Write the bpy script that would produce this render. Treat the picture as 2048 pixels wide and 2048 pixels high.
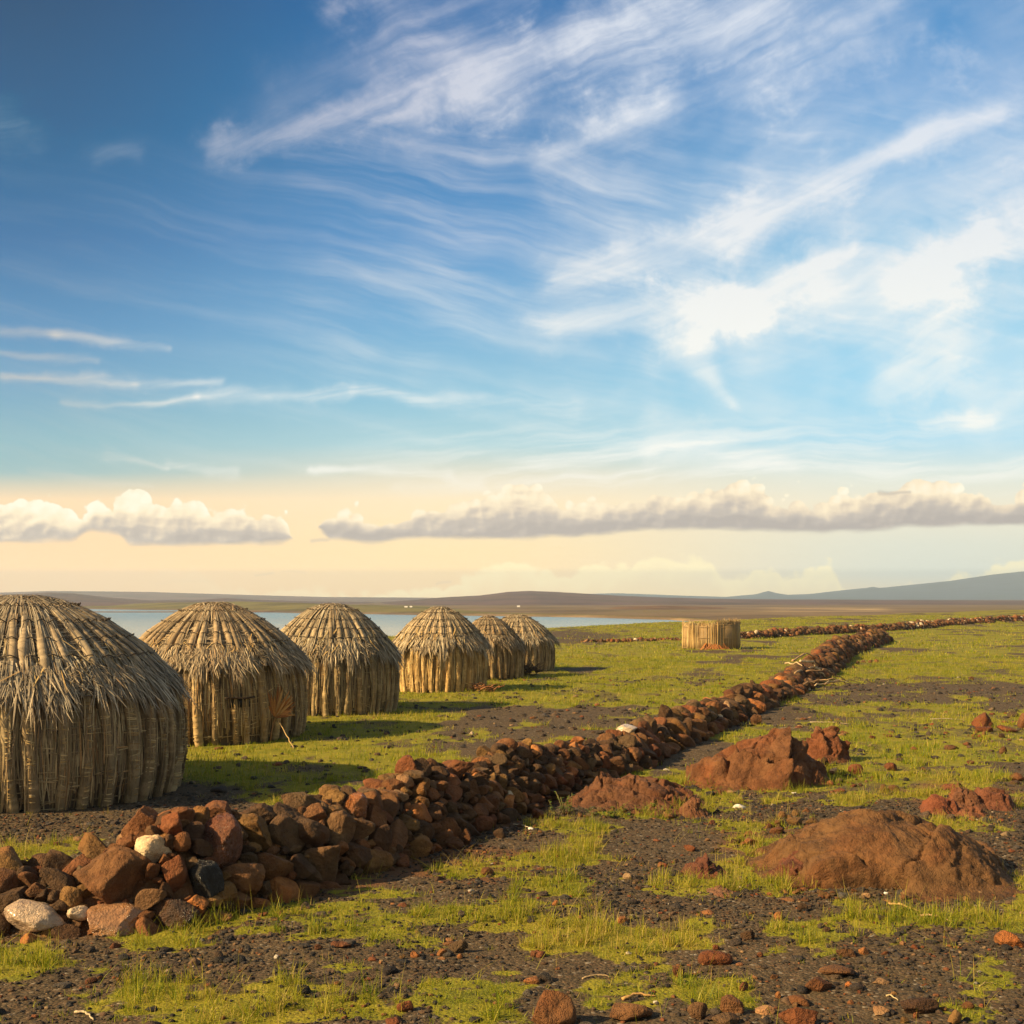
import bpy, math, random
import numpy as np
from mathutils import Matrix, Vector, Euler

for o in list(bpy.data.objects):
    bpy.data.objects.remove(o)
scene = bpy.context.scene
COL = scene.collection
rng = np.random.default_rng(7)
R = math.radians

# ------------------------------------------------------------------ camera
F, CZ, HZ = 2472.0, 2.2, 1195.0          # focal length in photo pixels, eye height, eye level row
cam_d = bpy.data.cameras.new("camera")
cam_d.sensor_width = 36.0
cam_d.lens = F / 2048 * 36.0
cam_d.shift_y = (HZ - 1024) / 2048
cam_d.clip_start = 0.1
cam_d.clip_end = 20000
cam = bpy.data.objects.new("camera", cam_d)
cam.location = (0, 0, CZ)
cam.rotation_euler = (R(90), 0, 0)
COL.objects.link(cam)
scene.camera = cam

# ------------------------------------------------------------------ light
SUN_EL, SUN_AZ = 31.0, -114.0            # elevation; bearing clockwise from +Y (the view)
sun_d = bpy.data.lights.new("sun", 'SUN')
sun_d.energy = 4.9
sun_d.angle = R(0.6)
sun_d.color = (1.0, 0.74, 0.39)
sun = bpy.data.objects.new("sun", sun_d)
sdir = Vector((math.sin(R(SUN_AZ)) * math.cos(R(SUN_EL)), math.cos(R(SUN_AZ)) * math.cos(R(SUN_EL)), math.sin(R(SUN_EL))))
sun.rotation_euler = sdir.to_track_quat('Z', 'Y').to_euler()
COL.objects.link(sun)
scene.view_settings.view_transform = 'Standard'
scene.view_settings.look = 'None'
EXPO = 1.05
scene.view_settings.exposure = EXPO
scene.view_settings.gamma = 1.0
scene.view_settings.use_curve_mapping = False
scene.cycles.max_bounces = 6
scene.cycles.volume_bounces = 0


def lin(r, g, b):
    return tuple(((c / 255) / 12.92 if c / 255 <= 0.04045 else ((c / 255 + 0.055) / 1.055) ** 2.4) for c in (r, g, b))


# ------------------------------------------------------------------ node expression helper
class X:
    def __init__(s, nt, v):
        s.nt, s.v = nt, v

    def _op(s, op, *a, clamp=False):
        n = s.nt.nodes.new('ShaderNodeMath')
        n.operation = op
        n.use_clamp = clamp
        for i, q in enumerate((s,) + a):
            q = q.v if isinstance(q, X) else q
            if isinstance(q, (int, float)):
                n.inputs[i].default_value = q
            else:
                s.nt.links.new(q, n.inputs[i])
        return X(s.nt, n.outputs[0])

    def __add__(s, o): return s._op('ADD', o)
    __radd__ = __add__
    def __sub__(s, o): return s._op('SUBTRACT', o)
    def __rsub__(s, o): return X(s.nt, o)._op('SUBTRACT', s)
    def __mul__(s, o): return s._op('MULTIPLY', o)
    __rmul__ = __mul__
    def __truediv__(s, o): return s._op('DIVIDE', o)
    def exp(s): return s._op('EXPONENT')
    def max(s, o): return s._op('MAXIMUM', o)
    def min(s, o): return s._op('MINIMUM', o)
    def pow(s, o): return s._op('POWER', o)
    def sqrt(s): return s._op('SQRT')
    def abs(s): return s._op('ABSOLUTE')
    def clamp(s): return s._op('ADD', 0.0, clamp=True)

    def smooth(s, a, b, lo=0.0, hi=1.0):
        n = s.nt.nodes.new('ShaderNodeMapRange')
        n.interpolation_type = 'SMOOTHSTEP'
        s.nt.links.new(s.v, n.inputs['Value'])
        if a > b:
            a, b, lo, hi = b, a, hi, lo
        for k, q in (('From Min', a), ('From Max', b), ('To Min', lo), ('To Max', hi)):
            n.inputs[k].default_value = q
        return X(s.nt, n.outputs['Result'])

    def curve(s, pts, x0, x1, y0, y1):
        q = (s - x0) / (x1 - x0)
        n = s.nt.nodes.new('ShaderNodeFloatCurve')
        c = n.mapping.curves[0]
        p = sorted(((a - x0) / (x1 - x0), (b - y0) / (y1 - y0)) for a, b in pts)
        c.points[0].location = p[0]
        c.points[1].location = p[-1]
        for a in p[1:-1]:
            c.points.new(*a)
        for a in c.points:
            a.handle_type = 'VECTOR'
        n.mapping.update()
        s.nt.links.new(q.clamp().v, n.inputs['Value'])
        return X(s.nt, n.outputs[0]) * (y1 - y0) + y0


def nvec(nt, *c):
    n = nt.nodes.new('ShaderNodeCombineXYZ')
    for i, q in enumerate(c):
        q = q.v if isinstance(q, X) else q
        if isinstance(q, (int, float)):
            n.inputs[i].default_value = q
        else:
            nt.links.new(q, n.inputs[i])
    return n.outputs[0]


def nnoise(nt, vec, scale=1.0, detail=5, rough=0.55, dist=0.0, out=0):
    n = nt.nodes.new('ShaderNodeTexNoise')
    n.inputs['Scale'].default_value = scale
    n.inputs['Detail'].default_value = detail
    n.inputs['Roughness'].default_value = rough
    n.inputs['Distortion'].default_value = dist
    nt.links.new(vec, n.inputs['Vector'])
    return X(nt, n.outputs[out])


def nmix(nt, fac, a, b, blend='MIX'):
    n = nt.nodes.new('ShaderNodeMix')
    n.data_type = 'RGBA'
    n.blend_type = blend
    n.clamp_factor = True
    for i, q in ((0, fac), (6, a), (7, b)):
        q = q.v if isinstance(q, X) else q
        if isinstance(q, (int, float)):
            n.inputs[i].default_value = q
        elif isinstance(q, tuple):
            n.inputs[i].default_value = q + (1.0,) * (4 - len(q))
        else:
            nt.links.new(q, n.inputs[i])
    return n.outputs[2]


def nramp(nt, fac, stops):
    n = nt.nodes.new('ShaderNodeValToRGB')
    e = n.color_ramp.elements
    e[0].position, e[0].color = stops[0][0], stops[0][1] + (1,)
    e[1].position, e[1].color = stops[-1][0], stops[-1][1] + (1,)
    for p, c in stops[1:-1]:
        q = e.new(p)
        q.color = c + (1,)
    nt.links.new(fac.v if isinstance(fac, X) else fac, n.inputs[0])
    return n.outputs[0]


# ------------------------------------------------------------------ world: sky, high cirrus, cumulus far off
world = bpy.data.worlds.new("World")
scene.world = world
world.use_nodes = True
wt = world.node_tree
wt.nodes.clear()
wo = wt.nodes.new('ShaderNodeOutputWorld')
bg = wt.nodes.new('ShaderNodeBackground')
bg.inputs['Strength'].default_value = 0.1
wt.links.new(bg.outputs[0], wo.inputs[0])
sky = wt.nodes.new('ShaderNodeTexSky')
sky.sky_type = 'NISHITA'
sky.sun_disc = False
sky.sun_elevation = R(SUN_EL)
sky.sun_rotation = R(SUN_AZ)
sky.altitude = 400
sky.dust_density = 1.5
tc = wt.nodes.new('ShaderNodeTexCoord')
sp = wt.nodes.new('ShaderNodeSeparateXYZ')
wt.links.new(tc.outputs['Generated'], sp.inputs[0])
dx, dy, dz = (X(wt, sp.outputs[i]) for i in range(3))
az = dx._op('ARCTAN2', dy)                                  # bearing, radians
hor = (dx * dx + dy * dy).sqrt().max(0.02)
U = (az + az * az * az * 0.3333) * (F / 1000) + 1.024        # bearing and height of a sky direction,
V = 1.195 - dz / hor * (az * az * 0.5 + 1.0) * (F / 1000)    # in thousandths of the lens scale


def L(*c):
    return tuple(q * 10 / 2 ** EXPO for q in lin(*c))


def sky_ramp(stops):
    return nramp(wt, (V * 0.8).clamp(), [(max(0, min(1, p * 0.8 / 1000)), L(*c)) for p, c in stops])


left = sky_ramp([(0, (6, 80, 120)), (250, (26, 96, 142)), (480, (62, 118, 168)), (650, (90, 146, 190)), (760, (116, 166, 198)), (880, (142, 186, 198)),
                 (945, (160, 192, 194)), (972, (214, 208, 186)), (1000, (254, 222, 180)), (1060, (254, 219, 174)), (1195, (249, 212, 166))])
midc = sky_ramp([(0, (42, 110, 172)), (300, (66, 132, 188)), (480, (94, 154, 206)), (650, (124, 180, 218)), (800, (148, 200, 222)), (890, (180, 214, 220)),
                 (958, (236, 226, 200)), (1000, (255, 233, 194)), (1100, (254, 227, 178)), (1195, (249, 217, 170))])
rite = sky_ramp([(0, (82, 146, 202)), (170, (98, 160, 214)), (350, (122, 182, 226)), (550, (140, 202, 234)), (750, (146, 212, 242)), (880, (172, 220, 240)),
                 (955, (226, 232, 220)), (1010, (240, 232, 208)), (1090, (222, 224, 208)), (1150, (214, 218, 204)), (1195, (232, 216, 182))])
base = nmix(wt, U.smooth(0.0, 1.0), left, midc)
base = nmix(wt, U.smooth(0.9, 1.9), base, rite)
nish = nmix(wt, 1.0, sky.outputs[0], (0.80, 0.66, 0.46), 'MULTIPLY')
seen = az.abs().smooth(0.60, 1.2, 0.95, 0.15) * dz.smooth(0.50, 0.8, 1.0, 0.15)
base = nmix(wt, seen, nish, base)

# warped coordinates for the cirrus
UV = nvec(wt, U, V, 0.0)
w1 = nnoise(wt, UV, 2.2, 3, 0.5)
w2 = nnoise(wt, nvec(wt, U, V, 4.7), 2.6, 3, 0.5)
w3 = nnoise(wt, nvec(wt, U, V, 9.7), 11, 3, 0.6)
Uw = U + (w1 - 0.5) * 0.16 + (w3 - 0.5) * 0.022
Vw = V + (w2 - 0.5) * 0.10 + (w3 - 0.5) * 0.016


def fibre(ang, sx, sy, z, detail=7, rough=0.62):
    c, s = math.cos(R(ang)), math.sin(R(ang))
    return nnoise(wt, nvec(wt, (Uw * c - Vw * s) * sx, (Uw * s + Vw * c) * sy, z), 1.0, detail, rough)


fa = fibre(24, 2.0, 15.0, 1.3)        # fibres climbing to the right
fb = fibre(-13, 1.6, 20.0, 6.1)       # fibres falling gently to the right
fc = fibre(5, 2.6, 34.0, 3.4)         # flat thin streaks low down
cl = nnoise(wt, nvec(wt, Uw, Vw, 2.0), 5.5, 6, 0.6)


rag = (nnoise(wt, nvec(wt, Uw, Vw, 21.0), 7.5, 5, 0.62)).smooth(0.25, 0.75, 1.7, 0.45)


def seg(ax, ay, bx, by, w0, w1_, soft=1.0):
    ax, ay, bx, by, w0, w1_ = (q / 1000 for q in (ax, ay, bx, by, w0, w1_))
    ex, ey = bx - ax, by - ay
    l2 = ex * ex + ey * ey
    px, py = Uw - ax, Vw - ay
    t = ((px * ex + py * ey) / l2).clamp()
    qx, qy = px - t * ex, py - t * ey
    d = (qx * qx + qy * qy).sqrt() / (t * (w1_ - w0) + w0)
    d = d * rag
    return (d * d * -1.1).exp()


def addup(lst):
    s = None
    for m, k in lst:
        q = m * k
        s = q if s is None else s + q
    return s


veil = addup([(seg(440, 285, 830, 195, 26, 40), .95), (seg(800, 190, 1250, 100, 90, 110), .55), (seg(800, 60, 1000, 150, 60, 90), .5), (seg(780, 0, 1000, -30, 50, 90), .55),
              (seg(1150, 100, 1750, -20, 90, 120), .75), (seg(900, 110, 1500, 20, 60, 80), .5), (seg(560, 215, 900, 60, 60, 110), .3), (seg(1080, 340, 1330, 200, 36, 60), .65), (seg(1250, 230, 1700, 90, 50, 60), .35), (seg(200, 320, 260, 310, 25, 25), .5)])
bright = addup([(seg(1130, 545, 1560, 420, 26, 50), .8), (seg(1450, 455, 1990, 222, 46, 30), 1.1), (seg(1130, 655, 1500, 595, 40, 46), .85), (seg(1400, 618, 1700, 505, 48, 24), 1.0),
                (seg(1360, 690, 1470, 815, 60, 14), .75), (seg(1560, 580, 1850, 560, 70, 60), .55), (seg(1780, 590, 1960, 490, 34, 40), .85), (seg(1930, 500, 2150, 430, 40, 70), 1.0),
                (seg(1760, 770, 1900, 690, 40, 60), .6), (seg(1700, 430, 2100, 330, 90, 120), .42), (seg(1150, 600, 1900, 560, 100, 130), .16), (seg(1500, 720, 2050, 700, 80, 110), .18), (seg(1300, 890, 1560, 930, 50, 30), .65), (seg(1150, 560, 1250, 480, 60, 40), .25)])
thin = addup([(seg(-60, 655, 120, 655, 20, 13), .5), (seg(120, 655, 330, 690, 12, 6), .6), (seg(20, 760, 260, 755, 9, 12), .7), (seg(260, 757, 420, 760, 12, 8), .5),
              (seg(130, 803, 380, 792, 7, 10), .7), (seg(380, 790, 700, 790, 14, 14), .6), (seg(700, 785, 1150, 822, 12, 16), .6), (seg(-30, 700, 190, 715, 12, 8), .4),
              (seg(200, 895, 330, 915, 10, 7), .5), (seg(330, 905, 470, 930, 10, 8), .5), (seg(620, 940, 900, 938, 9, 10), .7), (seg(790, 968, 960, 962, 8, 14), .6), (seg(-60, 240, 40, 260, 50, 30), .4), (seg(1850, 830, 1980, 820, 10, 14), .7),
              (seg(60, 950, 300, 960, 9, 6), .35)])
low = V.smooth(0.80, 0.93) * U.smooth(0.5, 1.3)
broad = U.smooth(0.35, 0.9) * V.smooth(0.05, 0.35) * V.smooth(0.95, 0.55)
fe = fibre(22, 3.2, 30.0, 2.3, 6, .62)
ff = fibre(-9, 2.4, 26.0, 5.3, 6, .62)
soft = nnoise(wt, nvec(wt, Uw, Vw, 12.0), 3.4, 3, 0.5)
dens = veil * (fa.smooth(0.26, 0.70) * 0.70 + 0.12) * (fe.smooth(.24, .68) * .3 + .75) * (cl.smooth(0.22, 0.66) * 0.6 + 0.4) * 1.05
dens = dens + bright * (fa.smooth(0.24, 0.66) * 0.52 + 0.26) * (fe.smooth(.26, .66) * .40 + .60)
dens = dens + thin * (fc.smooth(0.28, 0.66) * .8 + .12) * (cl.smooth(0.25, 0.6) * .6 + .4)
dens = dens + broad * (fb.smooth(0.36, 0.76) * 0.32 + ff.smooth(0.40, 0.74) * 0.22) * soft.smooth(.3, .65) + low * fc.smooth(0.38, 0.74) * 0.8
dens = dens + U.smooth(0.85, 1.6) * soft.smooth(.28, .68) * (cl.smooth(0.25, 0.78) * .5 + fa.smooth(.3, .8) * .3 + .1) * V.smooth(1.0, 0.75) * 0.62
dens = dens + fb.smooth(0.40, 0.85) * V.smooth(0.15, 0.5) * 0.14
dens = (dens * (1.15 - dens.min(1.6) * 0.22)).clamp() * V.smooth(1.02, 0.93)
ccol = nmix(wt, V.smooth(0.1, 0.85), nmix(wt, U.smooth(0.5, 1.4), L(196, 198, 214), L(224, 230, 240)), L(255, 252, 242))
ccol = nmix(wt, U.smooth(0.5, 0.0), ccol, nmix(wt, V.smooth(0.2, 0.9), L(150, 176, 194), L(232, 216, 196)))
base = nmix(wt, dens * 0.92, base, ccol)

# cumulus: far bank first, then the long near bank
def puffs(u, v):
    """rounded heaps of cloud: smooth cells of two sizes, ruffled"""
    ru = nnoise(wt, nvec(wt, u, v, 3.3), 38, 4, 0.6)
    rv = nnoise(wt, nvec(wt, u, v, 7.3), 38, 4, 0.6)
    u2, v2 = u + (ru - 0.5) * 0.022, v + (rv - 0.5) * 0.022
    s = None
    for sc, k, zz in ((14, 0.50, 0.3), (36, 0.34, 1.7)):
        n = wt.nodes.new('ShaderNodeTexVoronoi')
        n.feature = 'F1'
        n.inputs['Scale'].default_value = sc
        wt.links.new(nvec(wt, u2, v2 * 1.15, zz / sc), n.inputs['Vector'])
        q = (0.62 - X(wt, n.outputs['Distance'])) * k
        s = q if s is None else s + q
    return s


bil = puffs(U, V)
bil2 = nnoise(wt, nvec(wt, U, V, 5.6), 75, 4, 0.5)
edge = bil * 0.105 + 0.004


def bank_top(pts):
    return U.curve([(a / 1000, b / 1000) for a, b in pts], -0.3, 2.4, 0.95, 1.25)


f_top = bank_top([(-300, 1165), (0, 1178), (90, 1150), (140, 1140), (180, 1148), (260, 1140), (330, 1135), (400, 1148), (470, 1168), (700, 1182), (880, 1165), (960, 1135), (1010, 1122), (1080, 1128), (1150, 1142),
                  (1250, 1120), (1350, 1108), (1420, 1112), (1452, 1160), (1475, 1152), (1500, 1145), (1550, 1130), (1575, 1148), (1620, 1124), (1670, 1130), (1690, 1175), (1740, 1180), (1845, 1168), (1870, 1152),
                  (1915, 1138), (1930, 1160), (1960, 1150), (1990, 1122), (2050, 1105), (2400, 1120)])
fd = V - f_top + edge * 0.75 + (bil2 - 0.5) * 0.012 + (cl - 0.5) * 0.03 - 0.012
fmask = fd.smooth(-0.002, 0.014) * U.smooth(0.0, 1.0, 0.35, 0.70)
fcol = nmix(wt, U.smooth(0.2, 0.8), L(246, 214, 172), L(255, 241, 194))
fcol = nmix(wt, fd.smooth(0.004, 0.06) * 0.6, fcol, base)
base = nmix(wt, fmask, base, fcol)

n_top = bank_top([(-300, 1000), (-100, 1012), (0, 1012), (60, 1008), (110, 1015), (150, 1040), (175, 1044), (190, 1018), (235, 1012), (262, 988), (300, 998), (325, 1016), (358, 1002), (390, 1010), (430, 1030), (480, 1030),
                  (505, 1036), (530, 1046), (560, 1050), (582, 1066), (594, 1100), (618, 1120), (640, 1048), (668, 1024), (695, 1018), (722, 1030), (752, 1046), (775, 1044), (800, 1052), (830, 1032), (880, 1020), (950, 1014),
                  (985, 998), (1040, 986), (1100, 990), (1124, 1012), (1160, 1018), (1200, 1008), (1290, 1004), (1340, 1000), (1400, 988), (1460, 980), (1525, 984), (1545, 1006), (1600, 998), (1650, 1012), (1700, 1000),
                  (1780, 988), (1850, 978), (1885, 984), (1905, 1000), (1960, 988), (2005, 1002), (2048, 988), (2400, 1000)])
n_bot = bank_top([(-300, 1085), (0, 1088), (150, 1082), (180, 1062), (240, 1070), (260, 1092), (440, 1090), (500, 1086), (520, 1090), (570, 1088), (592, 1074), (615, 1040), (630, 1052), (660, 1080), (760, 1088), (820, 1078), (1000, 1080),
                  (1200, 1072), (1300, 1060), (1500, 1062), (1640, 1068), (1720, 1066), (1800, 1056), (2048, 1052), (2400, 1050)])
td = V - n_top + edge
flat = nnoise(wt, nvec(wt, U * 0.6, V * 2.0, 2.6), 20, 4, 0.5)
bd = n_bot - V + (flat - 0.5) * 0.020
nmask = td.smooth(0.0, 0.006) * bd.smooth(-0.004, 0.010)
bil_s = puffs(U + 0.007, V + 0.006)
hgt = td / (td + bd.max(0.001)).max(0.01)
lit = hgt.smooth(0.95, 0.05) * 0.78 + (bil - bil_s) * 1.15 + bil * 0.50 + (flat - 0.5) * 0.4 - 0.05
lit = lit + U.smooth(0.7, 0.1) * 0.22 - U.smooth(0.6, 1.4) * 0.05
ncol = nramp(wt, lit.clamp(), [(0.0, L(184, 176, 168)), (0.28, L(200, 190, 178)), (0.48, L(228, 212, 188)), (0.70, L(254, 236, 202)), (1.0, L(255, 250, 226))])
base = nmix(wt, nmask * 0.96, base, ncol)
sm = addup([(seg(1745, 968, 1810, 966, 7, 6), .9), (seg(640, 1086, 670, 1084, 8, 8), .7), (seg(520, 1158, 555, 1158, 5, 5), .5), (seg(575, 1156, 620, 1155, 4, 4), .4), (seg(870, 1160, 895, 1160, 6, 5), .5), (seg(755, 1136, 765, 1136, 4, 4), .4),
            (seg(300, 1155, 420, 1158, 5, 4), .35)])
base = nmix(wt, sm.smooth(0.15, 1.0) * 0.6, base, L(190, 182, 172))
# low over the horizon the sky is brighter: it is seen through the haze that lies on the land
tau = ((1.195 - V).max(0.02).pow(-1.0) * 0.07).min(1.15)
tr_ = (tau * -1.0)._op('EXPONENT')
gain = tr_.pow(-1.0)
air = 1.0 - tr_
sc_ = 10 / 2 ** EXPO
sub = nvec(wt, air * (0.42 * sc_), air * (0.43 * sc_), air * (0.37 * sc_))
base = nmix(wt, 1.0, base, sub, 'SUBTRACT')
base = nmix(wt, 1.0, base, nvec(wt, gain, gain, gain), 'MULTIPLY')
base = nmix(wt, 1.0, base, (0.02, 0.02, 0.02), 'LIGHTEN')
wt.links.new(base, bg.inputs['Color'])

# ------------------------------------------------------------------ noise in numpy
def _h(ix, iy, iz, seed):
    h = (ix.astype(np.int64) * 374761393 + iy.astype(np.int64) * 668265263 + iz.astype(np.int64) * 2147483647 + seed * 1274126177) & 0xFFFFFFFF
    h = ((h ^ (h >> 13)) * 1274126177) & 0xFFFFFFFF
    h = ((h ^ (h >> 16)) * 2246822519) & 0xFFFFFFFF
    return ((h ^ (h >> 15)) & 0xFFFFFF) / float(0xFFFFFF)


def vnoise(x, y, z=None, seed=0):
    x = np.asarray(x, float); y = np.asarray(y, float)
    z = np.zeros_like(x) if z is None else np.asarray(z, float)
    ix, iy, iz = np.floor(x), np.floor(y), np.floor(z)
    fx, fy, fz = x - ix, y - iy, z - iz
    ux, uy, uz = (f * f * f * (f * (f * 6 - 15) + 10) for f in (fx, fy, fz))
    out = 0
    for a in (0, 1):
        for b in (0, 1):
            for c in (0, 1):
                out = out + _h(ix + a, iy + b, iz + c, seed) * (ux if a else 1 - ux) * (uy if b else 1 - uy) * (uz if c else 1 - uz)
    return out


def fbm(x, y, z=None, seed=0, octv=4, gain=0.5):
    s, a, t, f = 0, 1.0, 0, 1.0
    for k in range(octv):
        s = s + a * vnoise(x * f + 17.3 * k, y * f - 9.1 * k, None if z is None else z * f + 5.7 * k, seed + k)
        t += a; a *= gain; f *= 2.03
    return s / t


def sstep(a, b, x):
    t = np.clip((x - a) / (b - a), 0, 1)
    return t * t * (3 - 2 * t)


# ------------------------------------------------------------------ mesh helpers
def mesh(name, V_, faces, mat=None, col=None, smooth=True, attrs=None):
    """V_: (n,3); faces: list of int arrays (m,3) or (m,4)."""
    me = bpy.data.meshes.new(name)
    V_ = np.ascontiguousarray(V_, dtype=np.float32)
    faces = [np.asarray(f, dtype=np.int32) for f in faces if len(f)]
    me.vertices.add(len(V_))
    me.vertices.foreach_set('co', V_.ravel())
    nl = sum(f.size for f in faces); npol = sum(len(f) for f in faces)
    me.loops.add(nl); me.polygons.add(npol)
    me.loops.foreach_set('vertex_index', np.concatenate([f.ravel() for f in faces]))
    tot = np.concatenate([np.full(len(f), f.shape[1], dtype=np.int32) for f in faces])
    st = np.concatenate([[0], np.cumsum(tot)[:-1]]).astype(np.int32)
    me.polygons.foreach_set('loop_start', st)
    me.polygons.foreach_set('loop_total', tot)
    me.polygons.foreach_set('use_smooth', np.full(npol, smooth, dtype=bool))
    if col is not None:
        a = me.color_attributes.new('Col', 'FLOAT_COLOR', 'POINT')
        c = np.ones((len(V_), 4), np.float32); c[:, :3] = col
        a.data.foreach_set('color', c.ravel())
    for k, v in (attrs or {}).items():
        a = me.attributes.new(k, 'FLOAT', 'POINT')
        a.data.foreach_set('value', np.asarray(v, np.float32))
    me.update(calc_edges=True)
    me.validate()
    if mat is not None:
        me.materials.append(mat)
    return me


def link(name, me, parent=None, loc=None):
    o = bpy.data.objects.new(name, me)
    COL.objects.link(o)
    if parent is not None:
        o.parent = parent
    if loc is not None:
        o.location = loc
    return o


def tag(o, label=None, cat=None, group=None, kind=None):
    if label: o['label'] = label
    if cat: o['category'] = cat
    if group: o['group'] = group
    if kind: o['kind'] = kind
    return o


def empty(name, loc, label, cat, group=None):
    o = link(name, None)
    o.location = loc
    o.empty_display_size = 0.2
    return tag(o, label, cat, group)


class MB:
    """collects vertices, faces and colours of one mesh"""
    def __init__(s):
        s.v, s.f3, s.f4, s.c, s.n = [], [], [], [], 0

    def add(s, v, f3=None, f4=None, c=(1, 1, 1)):
        v = np.asarray(v, float).reshape(-1, 3)
        if f3 is not None and len(f3): s.f3.append(np.asarray(f3) + s.n)
        if f4 is not None and len(f4): s.f4.append(np.asarray(f4) + s.n)
        c = np.asarray(c, float)
        s.c.append(np.broadcast_to(c, (len(v), 3)) if c.ndim == 1 else c)
        s.v.append(v); s.n += len(v)

    def build(s, name, mat, parent=None, loc=None, smooth=True):
        fs = [np.concatenate(q) for q in (s.f3, s.f4) if q]
        return link(name, mesh(name, np.concatenate(s.v), fs, mat, np.concatenate(s.c), smooth), parent, loc)


def tube_arrays(path, rad, sides=8, cap=True):
    path = np.asarray(path, float); n = len(path)
    rad = np.broadcast_to(np.asarray(rad, float), (n,)) if np.ndim(rad) < 2 else np.asarray(rad)
    t = np.gradient(path, axis=0); t /= np.linalg.norm(t, axis=1)[:, None] + 1e-9
    ref = np.array([0.0, 0.0, 1.0]) if abs(t[0][2]) < 0.8 else np.array([1.0, 0.0, 0.0])
    a = np.cross(t, ref); a /= np.linalg.norm(a, axis=1)[:, None] + 1e-9
    b = np.cross(t, a)
    th = np.arange(sides) / sides * 2 * np.pi
    rr = rad[:, None] if rad.ndim == 1 else rad
    v = path[:, None, :] + (a[:, None, :] * np.cos(th)[None, :, None] + b[:, None, :] * np.sin(th)[None, :, None]) * rr[:, :, None]
    i = np.arange(n - 1)[:, None] * sides; j = np.arange(sides)[None, :]; k = (j + 1) % sides
    f4 = np.stack([i + j, i + k, i + sides + k, i + sides + j], -1).reshape(-1, 4)
    f3 = []
    v = v.reshape(-1, 3)
    if cap:
        v = np.vstack([v, path[0], path[-1]])
        m = n * sides
        jj = np.arange(sides)
        f3 = np.vstack([np.stack([np.full(sides, m), (jj + 1) % sides, jj], -1), np.stack([np.full(sides, m + 1), m - sides + jj, m - sides + (jj + 1) % sides], -1)])
    return v, f3, f4


def strips(P, W, w):
    """P: (n,k,3) spines, W: (n,k,3) unit width vectors, w: (n,k) half widths -> arrays of ribbon blades"""
    n, k, _ = P.shape
    a = P + W * w[..., None]; b = P - W * w[..., None]
    v = np.stack([a, b], 2).reshape(-1, 3)
    i = (np.arange(n) * 2 * k)[:, None] + (np.arange(k - 1) * 2)[None, :]
    f = np.stack([i, i + 1, i + 3, i + 2], -1).reshape(-1, 4)
    return v, f, 2 * k


def ico(sub):
    t = (1 + 5 ** 0.5) / 2
    v = [(-1, t, 0), (1, t, 0), (-1, -t, 0), (1, -t, 0), (0, -1, t), (0, 1, t), (0, -1, -t), (0, 1, -t), (t, 0, -1), (t, 0, 1), (-t, 0, -1), (-t, 0, 1)]
    v = [np.array(q) / np.linalg.norm(q) for q in v]
    f = [(0, 11, 5), (0, 5, 1), (0, 1, 7), (0, 7, 10), (0, 10, 11), (1, 5, 9), (5, 11, 4), (11, 10, 2), (10, 7, 6), (7, 1, 8), (3, 9, 4), (3, 4, 2), (3, 2, 6), (3, 6, 8), (3, 8, 9), (4, 9, 5), (2, 4, 11), (6, 2, 10), (8, 6, 7), (9, 8, 1)]
    for _ in range(sub):
        mid, nf = {}, []
        def m(a, b):
            k = (min(a, b), max(a, b))
            if k not in mid:
                q = v[a] + v[b]; v.append(q / np.linalg.norm(q)); mid[k] = len(v) - 1
            return mid[k]
        for a, b, c in f:
            x, y, z = m(a, b), m(b, c), m(c, a)
            nf += [(a, x, z), (b, y, x), (c, z, y), (x, y, z)]
        f = nf
    return np.array(v), np.array(f)


ICO = [ico(k) for k in range(6)]

# ------------------------------------------------------------------ materials
def material(name):
    m = bpy.data.materials.new(name)
    m.use_nodes = True
    nt = m.node_tree
    p = nt.nodes['Principled BSDF']
    return m, nt, p


def geo_pos(nt):
    return nt.nodes.new('ShaderNodeNewGeometry').outputs['Position']


def attr(nt, name, out='Color', typ='GEOMETRY'):
    n = nt.nodes.new('ShaderNodeAttribute')
    n.attribute_name = name
    n.attribute_type = typ
    return n.outputs[out]


def bump(nt, p, h, strength=0.5, dist=0.02):
    n = nt.nodes.new('ShaderNodeBump')
    n.inputs['Strength'].default_value = strength
    n.inputs['Distance'].default_value = dist
    nt.links.new(h.v if isinstance(h, X) else h, n.inputs['Height'])
    nt.links.new(n.outputs[0], p.inputs['Normal'])
    return n


def voronoi(nt, vec, scale, out='Distance', feature='F1', rnd=1.0):
    n = nt.nodes.new('ShaderNodeTexVoronoi')
    n.feature = feature
    n.inputs['Scale'].default_value = scale
    n.inputs['Randomness'].default_value = rnd
    nt.links.new(vec, n.inputs['Vector'])
    return n.outputs[out]


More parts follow.
